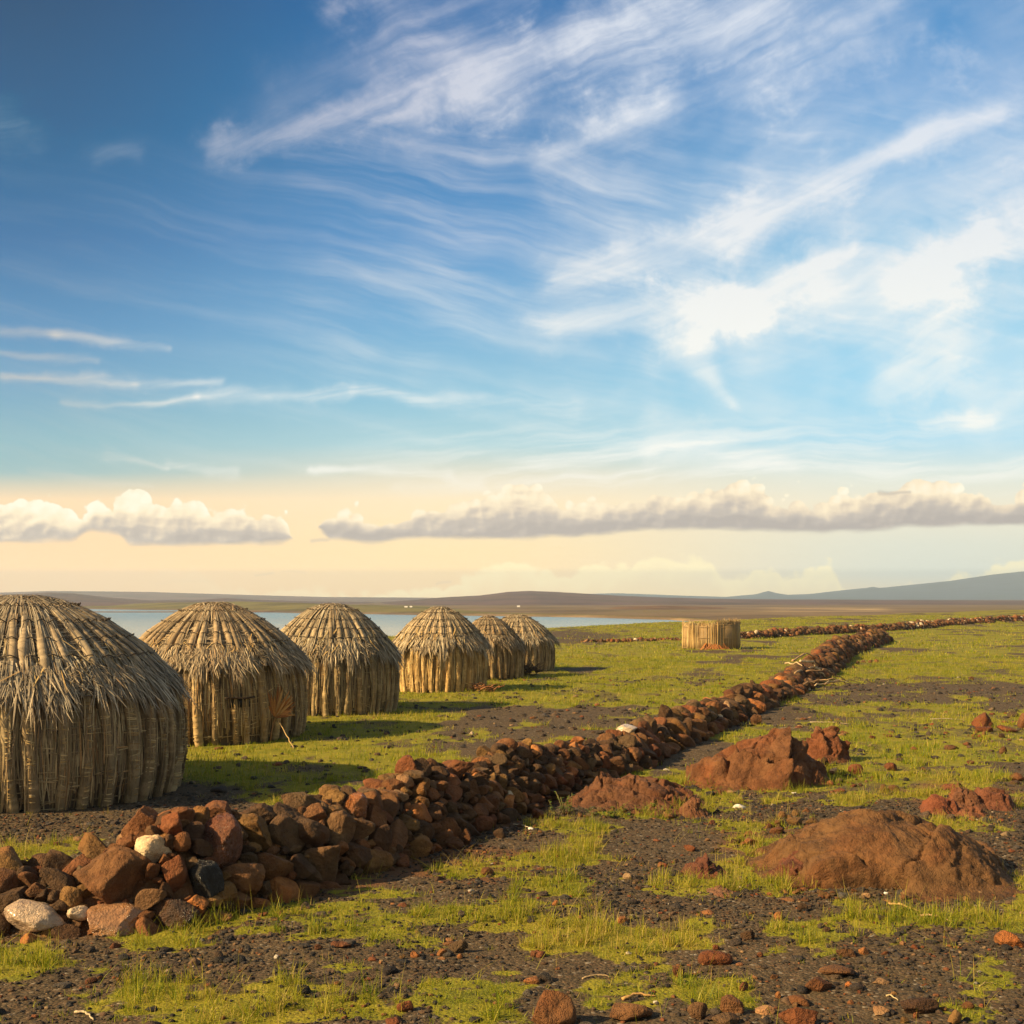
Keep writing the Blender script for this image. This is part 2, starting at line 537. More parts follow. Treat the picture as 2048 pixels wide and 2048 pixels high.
def rock_material(name, source, wet=False, speck=False):
    m, nt, p = material(name)
    pos = geo_pos(nt)
    if source == 'object':
        c = nt.nodes.new('ShaderNodeObjectInfo').outputs['Color']
    else:
        c = attr(nt, 'Col')
    a = nnoise(nt, pos, 7, 6, 0.62)
    b = nnoise(nt, pos, 34, 5, 0.65)
    d = nnoise(nt, pos, 120, 3, 0.6)
    big = nnoise(nt, pos, 1.9, 4, 0.6)
    c = nmix(nt, big.smooth(0.44, 0.62), c, nmix(nt, 1.0, c, (1.12, 0.95, 0.86), 'MULTIPLY'))
    c = nmix(nt, a.smooth(0.35, 0.72), c, nmix(nt, 1.0, c, (0.60, 0.56, 0.55), 'MULTIPLY'))
    c = nmix(nt, b.smooth(0.56, 0.74) * 0.55, c, nmix(nt, 1.0, c, (1.5, 1.45, 1.3), 'MULTIPLY'))
    c = nmix(nt, b.smooth(0.42, 0.26) * 0.6, c, nmix(nt, 1.0, c, (0.42, 0.40, 0.40), 'MULTIPLY'))
    if not wet:
        dust = nnoise(nt, pos, 3.1, 4, 0.6)
        c = nmix(nt, dust.smooth(0.55, 0.75) * 0.35, c, (0.24, 0.115, 0.045))
    pit = X(nt, voronoi(nt, pos, 55))
    pn = X(nt, voronoi(nt, pos, 85))
    c = nmix(nt, pn.smooth(0.26, 0.14) * a.smooth(0.45, 0.6) * 0.75, c, nmix(nt, 1.0, c, (0.28, 0.26, 0.25), 'MULTIPLY'))
    c = nmix(nt, d.smooth(0.58, 0.75) * 0.35, c, nmix(nt, 1.0, c, (1.7, 1.6, 1.4), 'MULTIPLY'))
    h = a * 0.9 + b * 0.62 + d * 0.30 + pit.smooth(0.0, 0.35) * 0.22 + pn.smooth(0.10, 0.28) * a.smooth(0.45, 0.6) * 0.3
    bump(nt, p, h, 0.85, 0.045)
    if wet:
        c = nmix(nt, 1.0, c, (1.0, 0.95, 0.9) if speck else (0.72, 0.62, 0.50), 'MULTIPLY')
        g = nnoise(nt, pos, 9, 4, 0.6)
        nt.links.new(g.smooth(0.36, 0.6, 0.16, 0.8).v, p.inputs['Roughness'])
        p.inputs['Specular IOR Level'].default_value = 0.45
        if speck:
            bump(nt, p, nnoise(nt, pos, 70, 3, 0.7) + b * 0.6, 1.0, 0.03)
            p.inputs['Coat Weight'].default_value = 0.6
            p.inputs['Coat Roughness'].default_value = 0.22
    else:
        p.inputs['Roughness'].default_value = 0.88
        p.inputs['Specular IOR Level'].default_value = 0.25
    nt.links.new(c, p.inputs['Base Color'])
    return m


M_ROCK = rock_material('weathered_rock', 'object')
M_ROCK_COL = rock_material('weathered_rock_mixed', 'attr')
M_WET = rock_material('polished_rock', 'object', wet=True)
M_SPECK = rock_material('glittering_rock', 'object', wet=True, speck=True)


def straw_material(name, rough=0.7, trans=0.0):
    m, nt, p = material(name)
    pos = geo_pos(nt)
    c = attr(nt, 'Col')
    a = nnoise(nt, pos, 3.2, 5, 0.6)
    b = nnoise(nt, pos, 45, 3, 0.6)
    c = nmix(nt, a.smooth(0.38, 0.7) * 0.5, c, nmix(nt, 1.0, c, (0.62, 0.66, 0.70), 'MULTIPLY'))
    c = nmix(nt, b.smooth(0.5, 0.72) * 0.5, c, nmix(nt, 1.0, c, (0.5, 0.46, 0.42), 'MULTIPLY'))
    nt.links.new(c, p.inputs['Base Color'])
    p.inputs['Roughness'].default_value = rough
    p.inputs['Specular IOR Level'].default_value = 0.25
    bump(nt, p, b, 0.4, 0.008)
    return m


M_STRAW = straw_material('dry_straw')


def grass_material():
    m, nt, p = material('grass_blades')
    c = attr(nt, 'Col')
    nt.links.new(c, p.inputs['Base Color'])
    p.inputs['Roughness'].default_value = 0.55
    p.inputs['Specular IOR Level'].default_value = 0.25
    tr = nt.nodes.new('ShaderNodeBsdfTranslucent')
    nt.links.new(nmix(nt, 1.0, c, (1.3, 1.35, 0.8), 'MULTIPLY'), tr.inputs['Color'])
    mx = nt.nodes.new('ShaderNodeMixShader')
    mx.inputs[0].default_value = 0.35
    nt.links.new(p.outputs[0], mx.inputs[1]); nt.links.new(tr.outputs[0], mx.inputs[2])
    nt.links.new(mx.outputs[0], nt.nodes['Material Output'].inputs[0])
    return m


M_GRASS = grass_material()


def ground_material():
    m, nt, p = material('volcanic_ground')
    pos = geo_pos(nt)
    gm = X(nt, attr(nt, 'grass', 'Fac'))
    ru = X(nt, attr(nt, 'rust', 'Fac'))
    n1 = nnoise(nt, pos, 1.3, 6, 0.62)
    n2 = nnoise(nt, pos, 16, 6, 0.65)
    cellc = voronoi(nt, pos, 46, 'Color')
    cell2 = voronoi(nt, pos, 120, 'Color')
    celld = X(nt, voronoi(nt, pos, 46))
    sepc = nt.nodes.new('ShaderNodeSeparateColor'); nt.links.new(cellc, sepc.inputs[0])
    sep2 = nt.nodes.new('ShaderNodeSeparateColor'); nt.links.new(cell2, sep2.inputs[0])
    g1 = nramp(nt, sepc.outputs[0], [(0.0, (0.038, 0.028, 0.016)), (0.45, (0.072, 0.051, 0.028)), (0.72, (0.110, 0.072, 0.036)), (0.88, (0.13, 0.068, 0.034)), (0.965, (0.17, 0.12, 0.07)), (1.0, (0.42, 0.36, 0.28))])
    g2 = nramp(nt, sep2.outputs[0], [(0.0, (0.034, 0.026, 0.015)), (0.5, (0.072, 0.051, 0.028)), (0.85, (0.11, 0.072, 0.040)), (1.0, (0.22, 0.17, 0.11))])
    c = nmix(nt, 0.5, g1, g2)
    c = nmix(nt, n2.smooth(0.55, 0.35) * 0.6, c, nmix(nt, 1.0, c, (0.5, 0.5, 0.52), 'MULTIPLY'))
    c = nmix(nt, (n1 - 0.5 + ru * 0.9).smooth(0.12, 0.42) * 0.7, c, (0.145, 0.062, 0.024))
    gn = nnoise(nt, pos, 2.6, 6, 0.7)
    gcol = nramp(nt, gn, [(0.25, (0.080, 0.088, 0.007)), (0.42, (0.165, 0.160, 0.010)), (0.58, (0.232, 0.200, 0.015)), (0.8, (0.18, 0.122, 0.026))])
    fine = nnoise(nt, pos, 22, 5, 0.7)
    gf = (gm + (fine - 0.5) * 0.85).smooth(0.30, 0.62)
    c = nmix(nt, gf * 0.86, c, gcol)
    nt.links.new(c, p.inputs['Base Color'])
    p.inputs['Roughness'].default_value = 0.95
    p.inputs['Specular IOR Level'].default_value = 0.15
    h = celld * -0.9 + n2 * 1.0 + fine * 0.6
    bump(nt, p, h, 0.45, 0.022)
    return m


M_GROUND = ground_material()


def hills_material():
    m, nt, p = material('dry_hills')
    pos = geo_pos(nt)
    c = attr(nt, 'Col')
    n = nnoise(nt, pos, 0.012, 8, 0.65)
    n2 = nnoise(nt, pos, 0.09, 5, 0.6)
    n3 = nnoise(nt, pos, 0.0045, 6, 0.6)
    c = nmix(nt, n.smooth(0.42, 0.62) * 0.8, c, nmix(nt, 1.0, c, (0.50, 0.50, 0.55), 'MULTIPLY'))
    c = nmix(nt, n3.smooth(0.48, 0.62) * 0.6, c, nmix(nt, 1.0, c, (0.75, 0.85, 0.55), 'MULTIPLY'))
    c = nmix(nt, n2.smooth(0.5, 0.75) * 0.45, c, nmix(nt, 1.0, c, (1.5, 1.45, 1.2), 'MULTIPLY'))
    nt.links.new(c, p.inputs['Base Color'])
    p.inputs['Roughness'].default_value = 1.0
    p.inputs['Specular IOR Level'].default_value = 0.0
    return m


def lake_material():
    m, nt, p = material('lake_water')
    pos = geo_pos(nt)
    mp = nt.nodes.new('ShaderNodeMapping')
    mp.inputs['Scale'].default_value = (0.35, 0.9, 1)
    nt.links.new(pos, mp.inputs[0])
    w = nnoise(nt, mp.outputs[0], 0.8, 4, 0.6)
    b = bump(nt, p, w, 0.35, 0.4)
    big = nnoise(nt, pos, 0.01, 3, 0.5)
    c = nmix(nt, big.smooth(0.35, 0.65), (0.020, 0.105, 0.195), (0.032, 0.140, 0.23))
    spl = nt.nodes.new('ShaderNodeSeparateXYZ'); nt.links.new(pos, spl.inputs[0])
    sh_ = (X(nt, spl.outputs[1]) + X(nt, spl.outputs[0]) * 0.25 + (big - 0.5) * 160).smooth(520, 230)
    c = nmix(nt, sh_ * 0.75, c, (0.36, 0.34, 0.27))            # paler towards the near shore
    nt.links.new(c, p.inputs['Base Color'])
    p.inputs['Roughness'].default_value = 0.18
    p.inputs['IOR'].default_value = 1.33
    p.inputs['Specular IOR Level'].default_value = 0.08
    return m


# ------------------------------------------------------------------ where the ground lies
def to_px(x, y):
    return 1024 + F * x / y, HZ + F * CZ / y


def G(px, py):
    y = CZ * F / (py - HZ)
    return (px - 1024) / F * y, y


# the rubble wall: centre line, height and half width
WALL = np.array([(-3.75, 8.75, 0.3, 0.45), (-3.05, 8.45, 0.5, 0.52), (-2.45, 8.75, 0.73, 0.54), (-1.95, 9.45, 0.64, 0.52), (-1.5, 10.2, 0.58, 0.52), (-1.02, 11.3, 0.512, 0.52), (-0.5, 12.5, 0.484, 0.53), (0.0, 13.7, 0.465, 0.54), (0.62, 14.9, 0.38, 0.52), (1.3, 16.0, 0.365, 0.46), (1.85, 17.6, 0.35, 0.4), (2.45, 18.9, 0.334, 0.38), (3.2, 20.7, 0.334, 0.38), (4.1, 23.2, 0.334, 0.38), (5.1, 25.6, 0.319, 0.38), (5.7, 26.9, 0.304, 0.38), (6.4, 29.2, 0.22, 0.45), (7.55, 32.3, 0.36, 0.46), (9.6, 38.0, 0.46, 0.52), (12.0, 46.0, 0.52, 0.56), (15.6, 55.0, 0.48, 0.6), (19.0, 64.0, 0.38, 0.55)])
WALL2 = np.array([(3.5, 60.5, .05, .2), (9, 63, .13, .3), (13, 67, .38, .45), (18.5, 73.5, .40, .5), (25, 82, .36, .5), (33, 95, .42, .5), (48, 113, .46, .55), (70, 135, .46, .55)])


def heap(x, y, W=WALL, k=1.0):
    x = np.asarray(x, float); y = np.asarray(y, float)
    out = np.zeros(np.broadcast(x, y).shape)
    for a, b in zip(W[:-1], W[1:]):
        ex, ey = b[0] - a[0], b[1] - a[1]
        t = np.clip(((x - a[0]) * ex + (y - a[1]) * ey) / (ex * ex + ey * ey), 0, 1)
        d = np.hypot(x - a[0] - t * ex, y - a[1] - t * ey)
        h, w = a[2] + (b[2] - a[2]) * t, (a[3] + (b[3] - a[3]) * t) * k
        out = np.maximum(out, h * np.clip(1 - (d / w) ** 1.6, 0, 1))
    return out * (.62 + .76 * fbm(x * .95, y * .95, seed=61, octv=2))


EDGE_X = [-300, -60, -22, -7, 2.6, 15, 25, 90, 200, 700]
EDGE_Y = [10, 40, 52, 68, 86, 109, 128, 215, 390, 1300]


def ground_z(x, y):
    x = np.asarray(x, float); y = np.asarray(y, float)
    far = sstep(10, 60, y)
    z = (fbm(x * 0.16, y * 0.16, seed=3) - 0.5) * 0.16 * (0.3 + far) + (fbm(x * 0.9, y * 0.9, seed=5) - 0.5) * 0.07 + (fbm(x * 4.5, y * 4.5, seed=9) - 0.5) * 0.022
    e = np.interp(x, EDGE_X, EDGE_Y)
    d = (y - e) * 0.75
    z = z + (fbm(x * .05, y * .05, seed=12) - .5) * 0.5 * sstep(45, 110, y)
    z = z - 9.0 * sstep(-2, 75, d) - 6.0 * sstep(60, 200, d) + 0.0
    return z


GRASS_PATCH = [(470, 1832, 200, 26), (330, 1868, 110, 18), (620, 1815, 150, 34), (60, 1925, 110, 26), (15, 1950, 60, 30), (400, 2010, 190, 30), (560, 1985, 110, 16), (330, 1990, 60, 14), (930, 2015, 130, 40), (640, 2035, 140, 26),
               (760, 1855, 140, 28), (700, 1940, 90, 12), (1000, 1840, 60, 28), (880, 1830, 90, 18), (1140, 1868, 120, 32), (1260, 1890, 80, 26), (1060, 1860, 60, 26), (1390, 1870, 60, 16), (1350, 1985, 120, 36), (1450, 1985, 70, 34),
               (1235, 1985, 60, 20), (1640, 1895, 66, 30), (1575, 1855, 60, 16), (1620, 1850, 40, 18), (1800, 1845, 95, 34), (1930, 1830, 40, 16), (1950, 1862, 60, 14), (1990, 1975, 60, 44), (2040, 1805, 40, 40), (1690, 1803, 34, 12),
               (1580, 1776, 75, 20), (1400, 1772, 90, 16), (1120, 1768, 95, 14), (1100, 1722, 95, 20), (1170, 1690, 50, 22), (960, 1742, 100, 14), (1150, 1655, 75, 18), (1310, 1620, 110, 14), (1480, 1652, 90, 14), (1540, 1700, 80, 16),
               (1500, 1735, 60, 20), (1570, 1577, 90, 14), (1650, 1560, 60, 12), (1720, 1600, 60, 10), (1560, 1602, 50, 6), (1680, 1604, 40, 8), (1780, 1555, 60, 10), (1900, 1650, 90, 12), (1840, 1590, 60, 10), (1960, 1560, 60, 16), (1900, 1525, 60, 10),
               (60, 1705, 60, 18), (90, 1735, 45, 10), (165, 1682, 30, 8), (300, 1650, 20, 12), (630, 1575, 90, 12), (540, 1590, 50, 10), (1390, 1560, 60, 20), (1300, 1600, 60, 8), (1440, 1600, 60, 12), (430, 1560, 90, 10), (480, 1520, 100, 10),
               (1820, 1800, 12, 7), (2000, 1600, 50, 10), (1250, 1545, 60, 8)]
BARE = [(560, 1530, 60, 10, .5), (640, 1545, 120, 14, .5), (400, 1590, 80, 40, .9), (250, 1620, 130, 50, .9), (1150, 1275, 110, 16, 1.0), (1700, 1420, 180, 26, .55), (1850, 1375, 180, 22, .6), (1640, 1450, 80, 14, .5), (1400, 1355, 60, 16, .7),
        (900, 1420, 120, 10, .4), (760, 1500, 120, 14, .4), (1580, 1330, 60, 20, .5), (1960, 1420, 90, 20, .5), (1250, 1240, 10, 4, .5), (1930, 1345, 160, 20, .4)]


def grass_mask(x, y):
    px, py = to_px(x, np.maximum(y, 1.0))
    wob = fbm(x * 2.6, y * 2.6, seed=21, octv=4) - 0.5
    wob2 = fbm(x * 9, y * 9, seed=25, octv=2) - 0.5
    m = np.zeros(np.shape(px))
    for cx, cy, rx, ry in GRASS_PATCH:
        d = np.sqrt(((px - cx) / (rx * 1.12)) ** 2 + ((py - cy) / (ry * 1.3)) ** 2)
        m = np.maximum(m, sstep(1.35, 0.35, d + wob * 2.0 + wob2 * 1.3))
    # farther off the grass spreads in drifts
    n = fbm(x * 0.42, y * 0.26, seed=31, octv=5, gain=0.58)
    wx = np.interp(y, WALL[:, 1], WALL[:, 0])
    inner = sstep(0.3, -1.0, x - wx)
    far = sstep(12.5, 17, y)
    lo = np.where(inner > 0.5, 0.29, 0.375) - 0.05 * sstep(22, 60, y)
    g = sstep(lo, lo + 0.13, n) * (0.42 + 0.58 * sstep(.34, .56, fbm(x * 1.9, y * 1.3, seed=37, octv=4)))
    m = np.maximum(m, g * far)
    for cx, cy, rx, ry, k in BARE:
        d = np.sqrt(((px - cx) / rx) ** 2 + ((py - cy) / ry) ** 2) + wob * 0.8
        m = m * (1 - k * .7 * sstep(1.25, 0.6, d))
    m = m * (1 - sstep(0.02, 0.12, heap(x, y)))
    return np.clip(m, 0, 1)


def axis(parts):
    a = [np.arange(p0, p1, st) for p0, p1, st in parts]
    return np.concatenate(a + [[parts[-1][1]]])


gx = axis([(-160, -40, 6), (-40, -12, .8), (-12, -5, .14), (-5, 6, .05), (6, 12, .1), (12, 40, .45), (40, 120, 1.6), (120, 420, 10)])
gy = axis([(-60, 0, 6), (0, 5.5, .5), (5.5, 13, .05), (13, 22, .09), (22, 45, .25), (45, 130, .6), (130, 260, 3), (260, 620, 20)])
gX, gY = np.meshgrid(gx, gy)
gZ = ground_z(gX, gY)
gZ = gZ + heap(gX, gY, k=0.86) * 0.80 + heap(gX, gY, WALL2, 0.8) * 0.7
gM = grass_mask(gX.ravel(), gY.ravel())
gM = np.where(gY.ravel() > 5, gM, 0.3)
hp = heap(gX, gY, k=1.9).ravel()
gpx, gpy = to_px(gX.ravel(), np.maximum(gY.ravel(), 1))
gR = sstep(0.0, 0.5, hp) * 0.5 + 0.55 * sstep(1.2, .5, np.hypot((gpx - 940) / 170, (gpy - 1725) / 45)) + 0.4 * sstep(1.2, .5, np.hypot((gpx - 1560) / 130, (gpy - 1680) / 60)) + 0.35 * sstep(1.2, .5, np.hypot((gpx - 1930) / 150, (gpy - 1590) / 50))
gV = np.stack([gX.ravel(), gY.ravel(), gZ.ravel()], -1)
nx, ny = len(gx), len(gy)
ii = (np.arange(ny - 1)[:, None] * nx + np.arange(nx - 1)[None, :]).ravel()
gF = np.stack([ii, ii + 1, ii + nx + 1, ii + nx], -1)
tag(link('ground', mesh('ground', gV, [gF], M_GROUND, attrs={'grass': gM, 'rust': gR})), kind='structure')


def gz_at(x, y):
    """height of the ground sheet itself"""
    ix = np.clip(np.searchsorted(gx, x) - 1, 0, nx - 2); iy = np.clip(np.searchsorted(gy, y) - 1, 0, ny - 2)
    fx = (x - gx[ix]) / (gx[ix + 1] - gx[ix]); fy = (y - gy[iy]) / (gy[iy + 1] - gy[iy])
    return (gZ[iy, ix] * (1 - fx) + gZ[iy, ix + 1] * fx) * (1 - fy) + (gZ[iy + 1, ix] * (1 - fx) + gZ[iy + 1, ix + 1] * fx) * fy


# ------------------------------------------------------------------ lake, far shore, hills
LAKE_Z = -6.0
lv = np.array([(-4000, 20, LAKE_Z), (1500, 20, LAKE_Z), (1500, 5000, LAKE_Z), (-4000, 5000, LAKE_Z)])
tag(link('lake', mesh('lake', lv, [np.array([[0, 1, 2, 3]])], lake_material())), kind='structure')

tt = np.concatenate([np.linspace(-1.1, -0.46, 60)[:-1], np.linspace(-0.46, 0.46, 620), np.linspace(0.46, 1.1, 60)[1:]])
yy = np.concatenate([np.geomspace(150, 6200, 330)])
tT, tY = np.meshgrid(tt, yy)
tX = tT * tY
tpx = 1024 + F * tT
S = np.interp(tT, [-1.1, -.6, -.40, -.362, -.17, -.05, .06, .127, .19, .3, .5, 1.1], [1500, 1150, 960, 905, 640, 556, 500, 452, 330, 200, 120, 100])
S = S * (1 + 0.03 * (fbm(tX * .012, tY * .012, seed=41) - .5))
tZ = -9.0 + 3.6 * sstep(0.965, 1.02, tY / S) + 0.8 * sstep(1.0, 1.5, tY / S)
tC = np.broadcast_to(np.array((0.165, 0.115, 0.070)), tT.shape + (3,)).copy()
beach = sstep(.97, .99, tY / S) * sstep(1.10, 1.03, tY / S) * sstep(700, 1000, tpx)
tC = tC * (1 - beach[..., None] * .75) + np.array((.30, .20, .10)) * beach[..., None] * .75


def ridge(pts, D, front, back, colour, amp):
    global tZ, tC
    pts = sorted(pts)
    py = np.interp(tpx, [a for a, _ in pts], [b for _, b in pts])
    Dv = D if np.ndim(D) else np.full(tT.shape, float(D))
    cz = CZ - (py - HZ) / F * Dv
    q = tY / Dv
    prof = sstep(front, 1.0, q) * sstep(back, 1.0, q)
    nz = (fbm(tX / Dv * 26, tY / Dv * 26, seed=int(front * 1000) + 50, octv=5) - 0.5) * amp / F * Dv
    h = -5.0 + (cz + 5.0) * prof + nz * prof
    w = (h > tZ) & (prof > 0.01)
    tC[w] = np.asarray(colour)
    tZ = np.where(w, h, tZ)


ridge([(-900, 1222), (0, 1213), (230, 1211), (330, 1206), (480, 1203), (600, 1206), (700, 1211), (900, 1219), (1150, 1229), (1300, 1236), (1500, 1245), (3000, 1245)], S * 1.28, .80, 1.7, (0.150, 0.125, 0.040), 1.0)
ridge([(-900, 1300), (1080, 1240), (1130, 1229), (1180, 1220), (1250, 1214), (1320, 1212), (1400, 1214), (1480, 1218), (1560, 1226), (1630, 1236), (1700, 1250), (3000, 1260)], 780, .86, 1.35, (0.150, 0.085, 0.045), 1.6)
ridge([(-900, 1198), (0, 1191), (100, 1185), (150, 1187), (230, 1196), (300, 1201), (400, 1200), (450, 1196), (520, 1200), (620, 1203), (760, 1205), (830, 1200), (880, 1195), (960, 1191), (1000, 1186), (1015, 1184), (1060, 1182), (1110, 1184), (1180, 1188), (1250, 1192),
       (1400, 1197), (1500, 1198.5), (1700, 1199.5), (2048, 1201), (3200, 1203)], 1700, .60, 1.4, (0.105, 0.062, 0.056), 1.3)
ridge([(-1200, 1180), (0, 1185), (100, 1182), (300, 1184), (500, 1190), (650, 1194), (800, 1195), (1000, 1197), (1300, 1199), (2048, 1200), (3200, 1200)], 2900, .72, 1.3, (0.150, 0.095, 0.085), 0.6)
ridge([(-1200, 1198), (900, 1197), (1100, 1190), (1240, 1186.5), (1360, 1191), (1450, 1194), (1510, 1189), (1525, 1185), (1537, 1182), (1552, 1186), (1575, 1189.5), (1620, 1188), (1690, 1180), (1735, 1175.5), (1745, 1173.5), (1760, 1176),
       (1830, 1169), (1900, 1162), (1980, 1150), (2048, 1143), (2200, 1137), (2500, 1140), (2800, 1150), (3300, 1180)], 4600, .70, 1.25, (0.055, 0.078, 0.115), 1.0)  # far mountain: blue of distance haze partly put into its base colour
tan_ = sstep(1500, 1560, tpx) * sstep(1800, 1740, tpx) * sstep(560, 620, tY) * sstep(900, 780, tY) * sstep(.42, .55, fbm(tX * .02, tY * .05, seed=77))
tC = tC * (1 - tan_[..., None]) + np.array((.34, .24, .13)) * tan_[..., None]
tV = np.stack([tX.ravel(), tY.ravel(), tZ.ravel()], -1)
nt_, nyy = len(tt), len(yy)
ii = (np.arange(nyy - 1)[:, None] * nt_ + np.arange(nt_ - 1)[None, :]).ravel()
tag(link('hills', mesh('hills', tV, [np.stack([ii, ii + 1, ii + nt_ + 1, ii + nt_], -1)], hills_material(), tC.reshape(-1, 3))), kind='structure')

hz_m = bpy.data.materials.new('thin_haze')
hz_m.use_nodes = True
hz_t = hz_m.node_tree
hz_t.nodes.clear()
ho = hz_t.nodes.new('ShaderNodeOutputMaterial')
pv = hz_t.nodes.new('ShaderNodeVolumePrincipled')
pv.inputs['Color'].default_value = (0.66, 0.82, 1.0, 1)
pv.inputs['Density'].default_value = 0.00024
pv.inputs['Anisotropy'].default_value = 0.2
hz_t.links.new(pv.outputs[0], ho.inputs['Volume'])
b0, b1 = np.array((-7000, -80, -26.0)), np.array((7000, 5900, 120.0))
bv = np.array([[(b1 if i & k else b0)[j] for j, k in enumerate((1, 2, 4))] for i in range(8)])
bf = np.array([(0, 2, 3, 1), (4, 5, 7, 6), (0, 1, 5, 4), (2, 6, 7, 3), (0, 4, 6, 2), (1, 3, 7, 5)])
tag(link('haze', mesh('haze', bv, [bf], hz_m, smooth=False)), kind='stuff')

# ------------------------------------------------------------------ huts
ROOF_ROUND = [(0, 1.0), (.10, .996), (.19, .985), (.34, .95), (.5, .887), (.64, .808), (.76, .737), (.865, .658), (.945, .595), (1.0, .545)]
ROOF_CONE = [(0, 1.0), (.10, .996), (.2, .984), (.32, .952), (.46, .900), (.6, .838), (.74, .765), (.89, .670), (1.0, .588), (1.05, .55)]
WALL_PROF = [(.955, 0), (.985, .1), (1, .2), (.995, .36), (.975, .46), (.945, .54), (.89, .62)]


class Curve:
    """a profile (radius, height) by its arc length, from the first point on"""
    def __init__(s, pts):
        p = np.array(pts, float)
        d = np.concatenate([[0], np.cumsum(np.hypot(*np.diff(p, axis=0).T))])
        q = np.linspace(0, d[-1], 200)
        s.r, s.z = np.interp(q, d, p[:, 0]), np.interp(q, d, p[:, 1])
        k = np.ones(15) / 15
        for n in ('r', 'z'):
            v = getattr(s, n)
            e = np.concatenate([2 * v[0] - v[7:0:-1], v, 2 * v[-1] - v[-2:-9:-1]])
            setattr(s, n, np.convolve(e, k, 'valid'))
        s.len = d[-1]; s.q = q
        tr, tz = np.gradient(s.r, q), np.gradient(s.z, q)
        l = np.hypot(tr, tz); s.tr, s.tz = tr / l, tz / l

    def at(s, a):
        a = np.asarray(a, float)
        c = np.clip(a, 0, s.len)
        tr, tz = np.interp(c, s.q, s.tr), np.interp(c, s.q, s.tz)
        ex = a - c
        return np.interp(c, s.q, s.r) + tr * ex, np.interp(c, s.q, s.z) + tz * ex, tr, tz


TONE = np.ones(3)


def straw_cols(n, g, kind):
    pal = {'roof': [(.35, .268, .165), (.27, .208, .130), (.45, .35, .215), (.195, .148, .095), (.54, .445, .29), (.33, .218, .112)],
           'wall': [(.39, .265, .12), (.29, .195, .095), (.49, .35, .165), (.20, .135, .07), (.40, .225, .085), (.57, .43, .21)],
           'fresh': [(.50, .33, .125), (.42, .26, .09), (.60, .43, .19), (.32, .19, .07), (.38, .28, .14)]}[kind]
    pal = np.array(pal)
    w = np.array([.27, .22, .2, .14, .09, .08][:len(pal)]); w /= w.sum()
    c = pal[g.choice(len(pal), n, p=w)]
    return c * g.uniform(.75, 1.2, (n, 1)) * TONE


def surf_strands(mb, cv, g, n, phi, s0, length, w, kind, dphi=0.04, off=(.0, .02), lift=0.0, droop=0.0, sgn=1, jit=0.0, taper=True, K=4, curl=0.0):
    """straw blades lying along the profile"""
    k = np.linspace(0, 1, K)[None, :]
    phi = np.asarray(phi)[:, None]; s0 = np.asarray(s0)[:, None]; length = np.asarray(length)[:, None]
    s = s0 + sgn * length * k
    d = g.normal(0, dphi, (n, 1))
    ph = phi + d * k + g.normal(0, jit, (n, K))
    r, z, tr, tz = cv.at(s)
    o = g.uniform(*off, (n, 1)) + g.normal(lift, abs(lift) * .7 + 1e-6, (n, 1)) * k ** 1.6 + g.normal(0, curl + 1e-9, (n, 1)) * k ** 2
    nr, nz_ = tz, -tr                      # outward for profiles running upward
    flip = np.sign(nr * 1.0 + 1e-6) * 0 + (1 if sgn > 0 and cv.z[-1] > cv.z[0] else -1)
    r = r + nr * flip * o; z = z + nz_ * flip * o - droop * (length * k ** 2) * g.uniform(.4, 1.3, (n, 1))
    P = np.stack([r * np.cos(ph), r * np.sin(ph), z], -1)
    tw = g.uniform(-.7, .7, (n, 1))
    Wt = np.stack([-np.sin(ph) * np.cos(tw) + np.cos(ph) * np.sin(tw), np.cos(ph) * np.cos(tw) + np.sin(ph) * np.sin(tw), np.zeros_like(ph)], -1)
    ww = w * g.uniform(.6, 1.3, (n, 1)) * (np.array([.8, 1, .85, .12]) if taper else np.array([.9, 1, 1, .8]))[None, :K]
    v, f, m = strips(P, Wt, ww)
    c = np.repeat(straw_cols(n, g, kind), m, axis=0)
    mb.add(v, f4=f, c=c)


def lathe(cv, nphi, ns, g, wob, inset=0.0, s1=None):
    s = np.linspace(0, s1 or cv.len, ns); ph = np.arange(nphi) / nphi * 2 * np.pi
    S_, P_ = np.meshgrid(s, ph, indexing='ij')
    r, z, _, _ = cv.at(S_)
    r = np.maximum(r - inset + wob * (vnoise(P_ * 9, S_ * 3, seed=int(g.integers(999))) - .5), 0.002)
    v = np.stack([r * np.cos(P_), r * np.sin(P_), z], -1).reshape(-1, 3)
    i = np.arange(ns - 1)[:, None] * nphi; j = np.arange(nphi)[None, :]; k = (j + 1) % nphi
    return v, np.stack([i + j, i + k, i + nphi + k, i + nphi + j], -1).reshape(-1, 4), P_.ravel(), S_.ravel()


